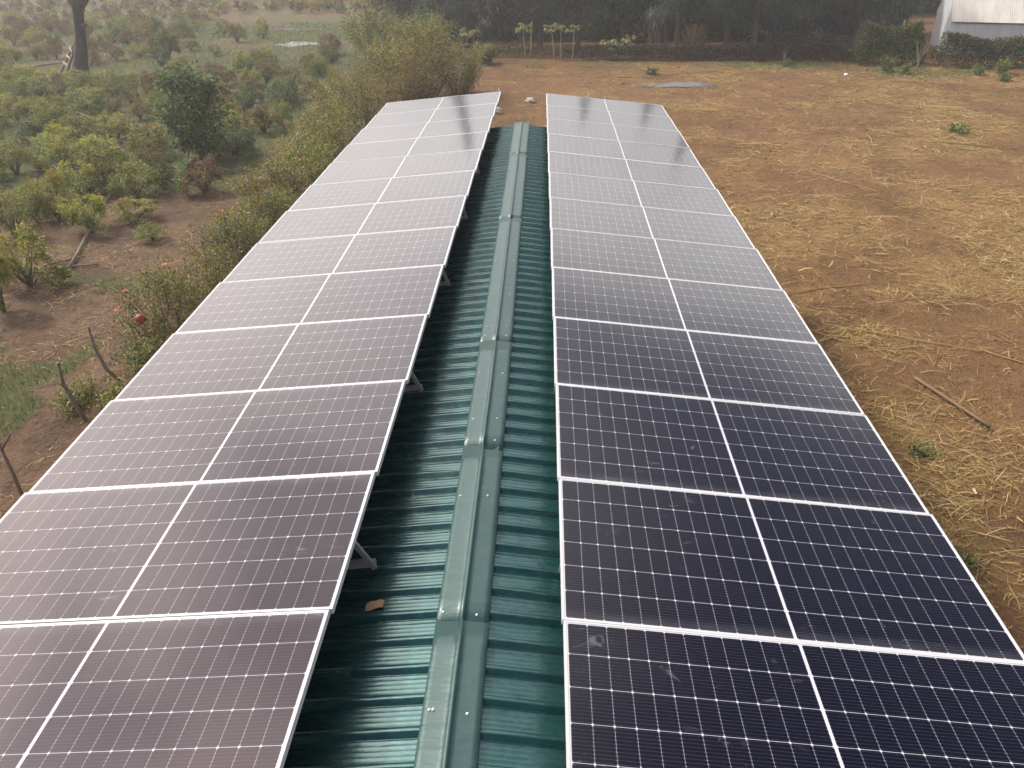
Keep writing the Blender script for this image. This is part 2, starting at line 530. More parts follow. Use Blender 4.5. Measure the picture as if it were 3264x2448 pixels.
def metal_sheet(name, c1, c2, rough=.5, scale=(1, 1, 1)):
    m, nt, b = new_mat(name)
    tc = node(nt, 'ShaderNodeTexCoord')
    o = node(nt, 'ShaderNodeMapping', {'Vector': tc.outputs['Object'], 'Scale': scale}).outputs[0]
    f = noise(nt, o, 1.0, 6, .65)
    nt.links.new(mixc(nt, sstep(nt, f, .3, .7), c1, c2), b.inputs['Base Color'])
    b.inputs['Roughness'].default_value = rough
    b.inputs['Metallic'].default_value = .15
    return m


# ---------------------------------------------------------------- ground cover fields (shared by soil colour, grass, straw)
PATH = [(-7.35, -13.0), (-7.30, -9.5), (-7.26, -7.36), (-7.20, -5.83), (-7.32, -2.96), (-7.5, .65), (-7.7, 3.99), (-8.45, 10.85), (-8.95, 18.64), (-9.3, 22.6), (-9.7, 27.0)]


def path_dist(x, y):
    best = np.full(np.shape(x), 1e9)
    for (ax, ay), (bx, by) in zip(PATH[:-1], PATH[1:]):
        dx, dy = bx - ax, by - ay
        t = np.clip(((x - ax) * dx + (y - ay) * dy) / (dx * dx + dy * dy), 0, 1)
        best = np.minimum(best, np.hypot(x - ax - t * dx, y - ay - t * dy))
    return best


def grass_cover(x, y):
    x, y = np.asarray(x, float), np.asarray(y, float)
    n = vnoise(x * .33 + 3, y * .33)
    left = sm(-x, 7.4, 8.6) * sm(y, 4.0, 9.0) * (0.42 + 1.0 * sm(n, .30, .52)) * (1 - .6 * sm(y, 42, 50) * sm(x, -44, -26))
    near = .0 * x + sm(-x, 7.0, 7.6) * sm(-x, -12, -8.2) * (1 - sm(y, -2.0, 1.5)) * sm(vnoise(x * .8, y * .8 + 8), .44, .56) * .95
    far = sm(y, 27.6, 29.2) * (1 - sm(y, 30.5, 32.5)) * sm(x, -6, -3) * sm(vnoise(x * .5, y * .9 + 31), .36, .6) * .62
    right = sm(x, 14, 19) * sm(y, 24, 27.5) * (1 - sm(y, 29.5, 32)) * .75 * sm(n, .3, .52)
    g = np.maximum.reduce([left, near, far, right])
    return g * sm(path_dist(x, y), .28, .62)


def straw_cover(x, y):
    n = vnoise(x * .42 + 40, y * .42 + 11)
    f = sm(x, -2.8, 3.2) * (1 - sm(y, 28, 32)) * (.15 + .92 * sm(n, .39, .65))
    f = f + .35 * sm(-x, 6.5, 7.4) * (1 - sm(-x, 9, 12)) * (1 - sm(y, 0, 8)) * sm(n, .45, .62)
    return np.clip(f * (1 - .75 * sm(x, 6.2, 7.2) * sm(-x, -9.6, -8.4) * sm(-y, 4.5, 6.5)), 0, 1)


def red_cover(x, y):
    a = np.exp(-(((x - 4.5) / 6.5) ** 2 + ((y - 21.0) / 3.6) ** 2))
    b_ = .75 * sm(x, -4, 2) * sm(vnoise(x * .22 + 90, y * .22 + 50), .52, .68)
    c = .2 * (1 - sm(path_dist(x, y), .3, .7))
    return np.clip(np.maximum(np.maximum(a, b_), c), 0, 1)


def build_ground():
    xs = np.concatenate([[-600, -300, -180, -130, -110], np.arange(-95, -40, 1.6), np.arange(-40, 36, .4), np.arange(36, 60, 1.6), [70, 90, 130, 200, 350, 600]])
    ys = np.concatenate([[-500, -200, -80, -40, -26], np.arange(-20, 48, .4), np.arange(48, 110, 1.6), [120, 150, 200, 300, 500, 900]])
    X, Y = np.meshgrid(xs, ys)
    Z = (vnoise(X * .9, Y * .9) - .5) * .07
    V = np.stack([X, Y, Z], -1).reshape(-1, 3)
    w, h = len(xs), len(ys)
    i = (np.arange(h - 1)[:, None] * w + np.arange(w - 1)[None]).ravel()
    Q = np.stack([i, i + 1, i + w + 1, i + w], -1)
    o = quads('ground', V, Q, ground_material())
    tag(o, kind='structure')
    ca = o.data.color_attributes.new('cover', 'FLOAT_COLOR', 'POINT')
    x, y = V[:, 0], V[:, 1]
    cols = np.stack([grass_cover(x, y), straw_cover(x, y), red_cover(x, y), np.ones(len(x))], -1)
    ca.data.foreach_set('color', cols.astype(np.float32).ravel())
    o.data.polygons.foreach_set('use_smooth', np.ones(len(Q), bool))
    return o


def gz(x, y):
    return float((vnoise(np.array([x * .9]), np.array([y * .9]))[0] - .5) * .07)


build_ground()


def ragged_patch(name, cx, cy, rx, ry, mat, z=.035, seed=1, n=64, kind='structure'):
    """a flat patch of ground that follows the soil, with an irregular edge"""
    rg = np.random.default_rng(seed)
    ph = rg.random(6) * 6.28
    V, Q = [], []
    rings = 7
    for r in range(rings + 1):
        for k in range(n):
            a = 2 * PI * k / n
            rr = 1 + .16 * math.sin(2 * a + ph[0]) + .13 * math.sin(3 * a + ph[1]) + .10 * math.sin(5 * a + ph[2]) + .07 * math.sin(9 * a + ph[3]) + .05 * math.sin(14 * a + ph[4])
            x, y = cx + rx * rr * math.cos(a) * r / rings, cy + ry * rr * math.sin(a) * r / rings
            V.append((x, y, gz(x, y) + z * (1 - .8 * (r == rings))))
    for r in range(rings):
        for k in range(n):
            Q.append((r * n + k, r * n + (k + 1) % n, (r + 1) * n + (k + 1) % n, (r + 1) * n + k))
    o = quads(name, np.array(V), np.array(Q), mat)
    ca = o.data.color_attributes.new('edge', 'FLOAT_COLOR', 'POINT')
    e = np.repeat(np.arange(rings + 1) / rings, n)
    ca.data.foreach_set('color', np.stack([e, e, e, np.ones(len(e))], -1).astype(np.float32).ravel())
    return tag(o, kind=kind)


def fade_edges(m):
    """broken, grainy rim: the soil shows through towards the edge of the patch"""
    nt = m.node_tree
    b = nt.nodes['Principled BSDF']
    e = node(nt, 'ShaderNodeSeparateColor', {0: node(nt, 'ShaderNodeVertexColor', layer_name='edge').outputs['Color']}).outputs[0]
    o = node(nt, 'ShaderNodeTexCoord').outputs['Object']
    f = mth(nt, 'ADD', e, mth(nt, 'MULTIPLY', mth(nt, 'SUBTRACT', noise(nt, o, 2.6, 6, .7), .5), 1.5))
    mx = node(nt, 'ShaderNodeMixShader', {0: sstep(nt, f, .55, .95), 1: b.outputs[0], 2: node(nt, 'ShaderNodeBsdfTransparent').outputs[0]})
    nt.links.new(mx.outputs[0], nt.nodes['Material Output'].inputs[0])
    return m


# foot path: a trodden strip of bare soil
def build_path():
    V, Q = [], []
    pts = []
    for (a, b) in zip(PATH[:-1], PATH[1:]):
        for t in np.linspace(0, 1, 14, endpoint=False):
            pts.append((a[0] + (b[0] - a[0]) * t, a[1] + (b[1] - a[1]) * t))
    m = 7
    for i, (x, y) in enumerate(pts):
        nx = pts[min(i + 1, len(pts) - 1)]
        pv = pts[max(i - 1, 0)]
        d = Vector((nx[0] - pv[0], nx[1] - pv[1])).normalized()
        for k in range(m):
            t = k / (m - 1) * 2 - 1
            w = .20 + .22 * (float(vnoise(np.array([i * .31 + (9 if t > 0 else 0)]), np.array([3.3]))[0]) - .3)
            px, py = x + d.y * t * w, y - d.x * t * w
            V.append((px, py, gz(px, py) + .012 * (1 - abs(t) ** 3)))
    for i in range(len(pts) - 1):
        for k in range(m - 1):
            Q.append((i * m + k, i * m + k + 1, (i + 1) * m + k + 1, (i + 1) * m + k))
    tag(quads('path', np.array(V), np.array(Q), bpy.data.materials['field_soil']), kind='structure')


build_path()
ragged_patch('gravel_patch', 6.7, 23.9, 2.3, .95, fade_edges(plain('grey_ash', (.115, .108, .104), .95, var=.5, scale=5, bump=.6, bscale=30)), seed=4)
mud, mnt, mb_ = new_mat('wet_mud')
mo = node(mnt, 'ShaderNodeTexCoord').outputs['Object']
mf = sstep(mnt, noise(mnt, node(mnt, 'ShaderNodeMapping', {'Vector': mo, 'Scale': (.9, 2.4, 1)}).outputs[0], 2.2, 5, .65), .44, .60)
mnt.links.new(mixc(mnt, mf, (.045, .04, .042), (.26, .26, .28)), mb_.inputs['Base Color'])
mnt.links.new(mth(mnt, 'ADD', .25, mth(mnt, 'MULTIPLY', mf, .5)), mb_.inputs['Roughness'])
ragged_patch('puddle', -14.9, 37.9, 2.1, 1.2, fade_edges(mud), z=.04, seed=9)
ragged_patch('mud_rut', -17.3, 45.6, 2.8, .9, fade_edges(plain('dark_mud', (.05, .042, .044), .8, var=.4, scale=3)), z=.04, seed=12)

# ---------------------------------------------------------------- the building with its green ribbed roof
TILT = R(7.0)
tt = math.tan(TILT)
bld = thing('farm_building', 'long building with a dark green ribbed metal roof carrying two rows of solar panels', 'building')
Y0, Y1, PITCH, HALF = -17.3, -1.134, .19, 2.92
prof = [(0, 0), (.008, .033), (.038, .033), (.046, 0)]
for k in range(5):
    c = .046 + .144 * (k + .5) / 5
    prof += [(c - .006, 0), (c - .002, .0012), (c + .002, .0012), (c + .006, 0)]
nper = int((Y1 - Y0) / PITCH)
py, pz = [], []
for i in range(nper):
    for a, b in prof:
        py.append(Y0 + i * PITCH + a)
        pz.append(b)
py.append(Y0 + nper * PITCH)
pz.append(0)
py, pz = np.array(py), np.array(pz)


def roof_slope(side):
    xs = np.concatenate([[.05, .12], np.linspace(.2, HALF, 16)])
    X, Y = np.meshgrid(xs, py)
    dent = (vnoise(X * 5 + 50 * side, Y * 2.4 + 7, 2) - .5) * .006
    rib = np.repeat(pz[:, None], len(xs), 1)
    nick = (vnoise(X * 9 + 13 * side, Y * 8 + 3, 1) > .93) * (rib > .02) * .010
    Z = RIDGE - .046 - X * tt + rib + dent * (rib < .02) - nick
    V = np.stack([X * side, Y, Z], -1).reshape(-1, 3)
    w, h = len(xs), len(py)
    i = (np.arange(h - 1)[:, None] * w + np.arange(w - 1)[None]).ravel()
    Q = np.stack([i, i + 1, i + w + 1, i + w], -1)
    if side < 0:
        Q = Q[:, ::-1]
    return quads('roof_slope', V, Q, ROOF_GREEN, bld)


roof_slope(-1)
roof_slope(1)
mb = MB()
mb.box((-2.62, (Y0 + Y1) / 2, 1.58), (.16, Y1 - Y0 - .5, 3.15))
mb.box((2.62, (Y0 + Y1) / 2, 1.58), (.16, Y1 - Y0 - .5, 3.15))
mb.box((0, Y1 - .33, 1.58), (5.08, .16, 3.15))
mb.box((0, Y0 + .33, 1.58), (5.08, .16, 3.15))
mb.build('wall', BLOCK, bld)

joints = [-1.10, -3.48, -6.75, -10.25, -11.92, -13.62, -17.35]
SCREWS = [(-.100, -9.15), (.079, -9.15), (-.098, -9.89), (.086, -9.88), (-.108, -10.07), (.089, -10.07), (-.106, -10.78), (.087, -10.79), (-.104, -11.51), (.080, -11.50), (-.118, -11.80), (.079, -11.80),
          (-.113, -12.46), (.067, -12.46), (-.114, -13.50), (.073, -13.52), (-.111, -14.14), (-.092, -14.14), (.075, -14.16), (-.11, -8.2), (.085, -8.2), (-.1, -7.3), (.09, -7.3), (-.1, -6.3), (.088, -6.3), (-.1, -5.0), (.09, -5.0), (-.1, -14.9), (.08, -14.9)]
cprof = [(-.147, -.004), (-.145, 0), (-.115, .0005), (-.075, -.0015), (-.040, .0), (-.019, .0), (-.014, .007), (-.005, .009), (.006, .007), (.010, .0), (.034, .0), (.070, -.001), (.108, .001), (.143, 0), (.145, -.004)]
for i in range(len(joints) - 1):
    yb, ya = joints[i], joints[i + 1]
    yb2 = yb + (.05 if i else 0)
    n = max(6, int((yb2 - ya) / .18))
    ysn = np.linspace(ya, yb2, n)
    lift = .0006 * (i % 2)
    V = []
    for y in ysn:
        for (x, z) in cprof:
            wob = (float(vnoise(np.array([x * 14 + i * 5]), np.array([y * 2.2]))[0]) - .5) * .005
            curl = .0 * math.exp(-abs(y - ya) / .035) * (abs(x) > .02) * (abs(x) < .08)
            V.append((x + (float(vnoise(np.array([y * 1.1 + i * 7]), np.array([2.2]))[0]) - .5) * .008, y, RIDGE - .006 - abs(x) * tt + z + wob + lift + curl + -.0011 * (5 - i)))
    m_ = len(cprof)
    Q = [(a * m_ + k, a * m_ + k + 1, (a + 1) * m_ + k + 1, (a + 1) * m_ + k) for a in range(n - 1) for k in range(m_ - 1)]
    cap = quads('ridge_cap', np.array(V), np.array(Q), CAP_GREEN, bld)
    sol = cap.modifiers.new('thickness', 'SOLIDIFY')
    sol.thickness = .0015
    for (sx, sy) in SCREWS:
        if ya < sy <= yb:
            z = RIDGE - .006 - abs(sx) * tt + lift + -.0011 * (5 - i)
            s_ = MB()
            s_.tube([(sx, sy, z - .002), (sx, sy, z + .003), (sx, sy, z + .0035)], [.0065, .0065, .0035], 10)
            s_.tube([(sx, sy, z + .0035), (sx, sy, z + .008)], [.0045, .004], 6)
            s_.build('screw', SCREW, cap)

# scrap of cardboard lying in a pan of the left slope
mb = MB()
out = [(-.055, -.035), (-.02, -.037), (.02, -.030), (.052, -.034), (.050, -.004), (.058, .012), (.036, .034), (.0, .030), (-.03, .036), (-.052, .018)]
top = [(x, y, .012 + .006 * math.sin(x * 30)) for x, y in out]
bot = [(x, y, z - .004) for x, y, z in top]
n = len(out)
mb.add(top + bot, [tuple(range(n)), tuple(range(2 * n - 1, n - 1, -1))] + [(k, n + k, n + (k + 1) % n, (k + 1) % n) for k in range(n)])
cb = mb.build('cardboard_scrap', CARD)
yc = Y0 + PITCH * round((-13.29 - Y0 - .12) / PITCH) + .12
cb.location = (-.52, yc, RIDGE - .046 - .52 * tt + .001)
cb.rotation_euler = (0, -TILT, R(6))
tag(cb, 'small torn piece of brown cardboard lying on the dark green roof beside the ridge', 'cardboard')

# ---------------------------------------------------------------- solar panels and their racks
PW, PH, STEP = 2.278, 1.149, 1.154
ARR = {-1: dict(x=.4399, z=.334, a=.0968, k=.0147, y=0.0, j=.0), 1: dict(x=.4401, z=.3089, a=.0974, k=.0073, y=-.0636, j=.005)}


def panel_meshes():
    fr = MB()
    lip, hgt = .012, .035
    # u: 0 (inner edge) .. PW (outer edge), v: 0 (near) .. PH (far); top face at z = 0
    for (c, sz) in (((PW / 2, lip / 2, -hgt / 2), (PW, lip, hgt)), ((PW / 2, PH - lip / 2, -hgt / 2), (PW, lip, hgt)),
                    ((lip / 2, PH / 2, -hgt / 2), (lip, PH - 2 * lip - .0004, hgt)), ((PW - lip / 2, PH / 2, -hgt / 2), (lip, PH - 2 * lip - .0004, hgt))):
        fr.box(c, sz, bevel=.0012)
    v = [(lip - .002, lip - .002, -.0022), (PW - lip + .002, lip - .002, -.0022), (PW - lip + .002, PH - lip + .002, -.0022), (lip - .002, PH - lip + .002, -.0022)]
    gl = bpy.data.meshes.new('glass')
    vb = [(x, y, -.008) for x, y, z in v]
    gl.from_pydata(v + vb, [], [(0, 1, 2, 3), (7, 6, 5, 4), (0, 4, 5, 1), (1, 5, 6, 2), (2, 6, 7, 3), (3, 7, 4, 0)])
    uvl = gl.uv_layers.new(name='UVMap')
    for lp in gl.loops:
        co = gl.vertices[lp.vertex_index].co
        uvl.data[lp.index].uv = (co.x, co.y)
    gl.materials.append(GLASS)
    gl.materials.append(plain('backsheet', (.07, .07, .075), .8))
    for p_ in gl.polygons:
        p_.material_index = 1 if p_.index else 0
    gl.update()
    return fr, gl


fr_mb, glass_me = panel_meshes()
frame_o = fr_mb.build('frame', ALU)
frame_me = frame_o.data
bpy.data.objects.remove(frame_o)
ORD = ['farthest', 'second', 'third', 'fourth', 'fifth', 'sixth', 'seventh', 'eighth', 'ninth', 'tenth', 'eleventh']
LOOK_L = ['white glaring', 'washed out white', 'washed out white', 'whitish', 'whitish', 'pale grey', 'pale beige grey', 'pale grey dotted', 'grey dotted', 'mauve grey', 'beige pink scratched']
LOOK_R = ['light grey tree mirroring', 'light grey tree mirroring', 'light grey', 'light grey', 'light grey', 'mid grey', 'mid grey', 'mid grey dotted', 'mid grey dotted', 'slate grey', 'blue black']
prg = random.Random(3)
for side, A in ARR.items():
    row = 'left' if side < 0 else 'right'
    for n in range(13):
        if n < 11:
            lab = '%s solar panel, %s from the far end of the %s row' % ((LOOK_L if side < 0 else LOOK_R)[n], ORD[n], row)
            if n == 0:
                lab = '%s solar panel right at the far end of the %s row' % ((LOOK_L if side < 0 else LOOK_R)[n], row)
        elif n == 11:
            lab = ('dark mauve smeared solar panel, second from the near end of the left row' if side < 0 else 'near black white gridded solar panel, second from the near end of the right row')
        else:
            lab = ('purple to blue solar panel cut by the bottom edge, nearest in the left row' if side < 0 else 'big black solar panel cut by the bottom edge, nearest in the right row')
        xi = A['x'] + (n + .5) * A['k']
        zi = RIDGE + A['z'] + A['j'] * (n + .5)
        ynear = A['y'] - (n + 1) * STEP + (STEP - PH) / 2
        t = thing('solar_panel', lab, 'solar panel', group='solar panels in two rows on the green roof')
        ex = Vector((side * math.cos(A['a']), 0, -math.sin(A['a'])))
        ey = Vector((0, 1, 0))
        ez = ex.cross(ey) if side > 0 else ey.cross(ex)
        if side > 0:
            M = Matrix((ex, ey, ez)).transposed()
            org = Vector((side * xi, ynear, zi))
        else:                                    # rotate half a turn so the frame stays right handed
            ex2, ey2 = ex, Vector((0, -1, 0))
            M = Matrix((ex2, ey2, ex2.cross(ey2))).transposed()
            org = Vector((side * xi, ynear + PH, zi))
        wob = Matrix.Rotation(R(prg.gauss(0, .12)), 3, 'X') @ Matrix.Rotation(R(prg.gauss(0, .10)), 3, 'Y')
        t.matrix_world = Matrix.Translation(org) @ (M @ wob).to_4x4()
        link('frame', frame_me, t)
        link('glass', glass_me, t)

for side, A in ARR.items():
    rk = thing('mounting_rack', 'grey steel rack of rails and posts under the %s row of panels' % ('left' if side < 0 else 'right'), 'rack', group='racks under the panel rows')
    sa, ca_ = math.sin(A['a']), math.cos(A['a'])
    for u in (.30, 1.95):
        r_ = MB()
        def rp(y):
            n = -y / STEP
            return (side * (A['x'] + n * A['k'] + u * ca_), y, RIDGE + A['z'] + A['j'] * n - u * sa - .062)
        r_.bar(rp(-.15), rp(-14.9), .04, .045)
        r_.build('rail', STEEL, rk)
    for y in (-1.75, -4.4, -6.55, -8.75, -10.96, -13.07, -14.7):
        n = -y / STEP
        xin = A['x'] + n * A['k']
        ztop = RIDGE + A['z'] + A['j'] * n
        xf = .57 if side < 0 else max(.49, xin + .02)
        b_ = MB()
        b_.bar((side * xf, y, RIDGE + .008 - xf * tt), (side * 2.7, y, RIDGE + .008 - 2.7 * tt), .04, .035)
        b_.build('base_rail', STEEL, rk)
        l_ = MB()
        xt = xin + .16 if side < 0 else xin + .06
        l_.bar((side * xf, y - .03, RIDGE - .01 - xf * tt), (side * xt, y - .03, ztop - .016 - .045), .022, .03)
        l_.build('leg', STEEL, rk)
        b2 = MB()
        b2.bar((side * 2.3, y - .03, RIDGE + .0 - 2.3 * tt), (side * 2.3, y - .03, ztop - (2.3 - xin) * sa - .06), .03, .03)
        b2.build('leg', STEEL, rk)


# ---------------------------------------------------------------- plants
def bend_pts(a, b, k=4, amp=.08, rg=random):
    a, b = Vector(a), Vector(b)
    L = (b - a).length
    return [a.lerp(b, i / k) + Vector((rg.uniform(-1, 1), rg.uniform(-1, 1), 0)) * amp * L * math.sin(PI * i / k) for i in range(k + 1)]


def shrub_meshes(seed, leafm, tipm, tipfrac, trunk=.28, nl=1500):
    """unit plantation shrub: ~1 m wide and high, foliage + stems"""
    rg = np.random.default_rng(seed)
    rr = random.Random(seed)
    C = []
    lob = rg.random(3) * 6.28
    while len(C) < 64:
        th, u = rg.random() * 6.28, rg.random()
        r = .16 + .34 * math.sqrt(u)
        r *= 1 + .22 * math.sin(2 * th + lob[0]) + .15 * math.sin(3 * th + lob[1])
        zmax = trunk + (1 - trunk) * math.sqrt(max(0, 1 - (r / .56) ** 2)) * (.86 + .14 * math.sin(4 * th + lob[2]))
        zmin = trunk * (.65 + .5 * (1 - r / .5))
        z = zmin + (zmax - zmin) * rg.random() ** .55
        C.append((r * math.cos(th), r * math.sin(th), z))
    C = np.array(C)
    k = rg.integers(0, len(C), nl)
    P = C[k] + rg.normal(size=(nl, 3)) * np.array([.062, .062, .05])
    P[:, 2] = np.maximum(P[:, 2], .04)
    out = P - np.array([0, 0, .45])
    D = unit(out) * .7 + rg.normal(size=(nl, 3)) * .55 + np.array([0, 0, -.25])
    L = rg.uniform(.042, .085, nl)
    V, Q = leaf_cards(P, D, L, L * rg.uniform(.36, .5, nl), rg=rg)
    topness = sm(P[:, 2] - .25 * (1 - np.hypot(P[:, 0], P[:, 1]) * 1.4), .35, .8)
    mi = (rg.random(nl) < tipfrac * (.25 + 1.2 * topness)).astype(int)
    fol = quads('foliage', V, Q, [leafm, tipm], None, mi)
    st = MB()
    for j in range(13):
        c = C[rr.randrange(len(C))]
        b0 = (rr.uniform(-.03, .03), rr.uniform(-.03, .03), -.03)
        mid = (c[0] * .35 + rr.uniform(-.04, .04), c[1] * .35 + rr.uniform(-.04, .04), trunk * .8 + .05)
        st.tube([b0, mid, (c[0] * .8, c[1] * .8, mid[2] * .4 + c[2] * .6), tuple(c)], [.019, .013, .008, .003], 5)
    stem = st.build('stem', BARK)
    for o in (fol, stem):
        COL.objects.unlink(o)
    return fol, stem


VAR = {}
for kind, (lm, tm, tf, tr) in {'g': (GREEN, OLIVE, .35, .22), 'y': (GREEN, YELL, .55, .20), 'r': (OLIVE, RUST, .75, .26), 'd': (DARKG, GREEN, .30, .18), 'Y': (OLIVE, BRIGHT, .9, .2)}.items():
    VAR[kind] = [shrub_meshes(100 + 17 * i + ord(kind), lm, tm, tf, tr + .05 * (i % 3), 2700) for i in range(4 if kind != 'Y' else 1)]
srg = random.Random(21)


def put_shrub(x, y, w, h, kind, label, group):
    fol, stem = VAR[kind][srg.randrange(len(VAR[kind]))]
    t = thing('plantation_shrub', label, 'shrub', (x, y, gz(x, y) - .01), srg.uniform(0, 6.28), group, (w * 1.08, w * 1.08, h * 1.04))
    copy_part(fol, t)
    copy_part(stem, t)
    return t


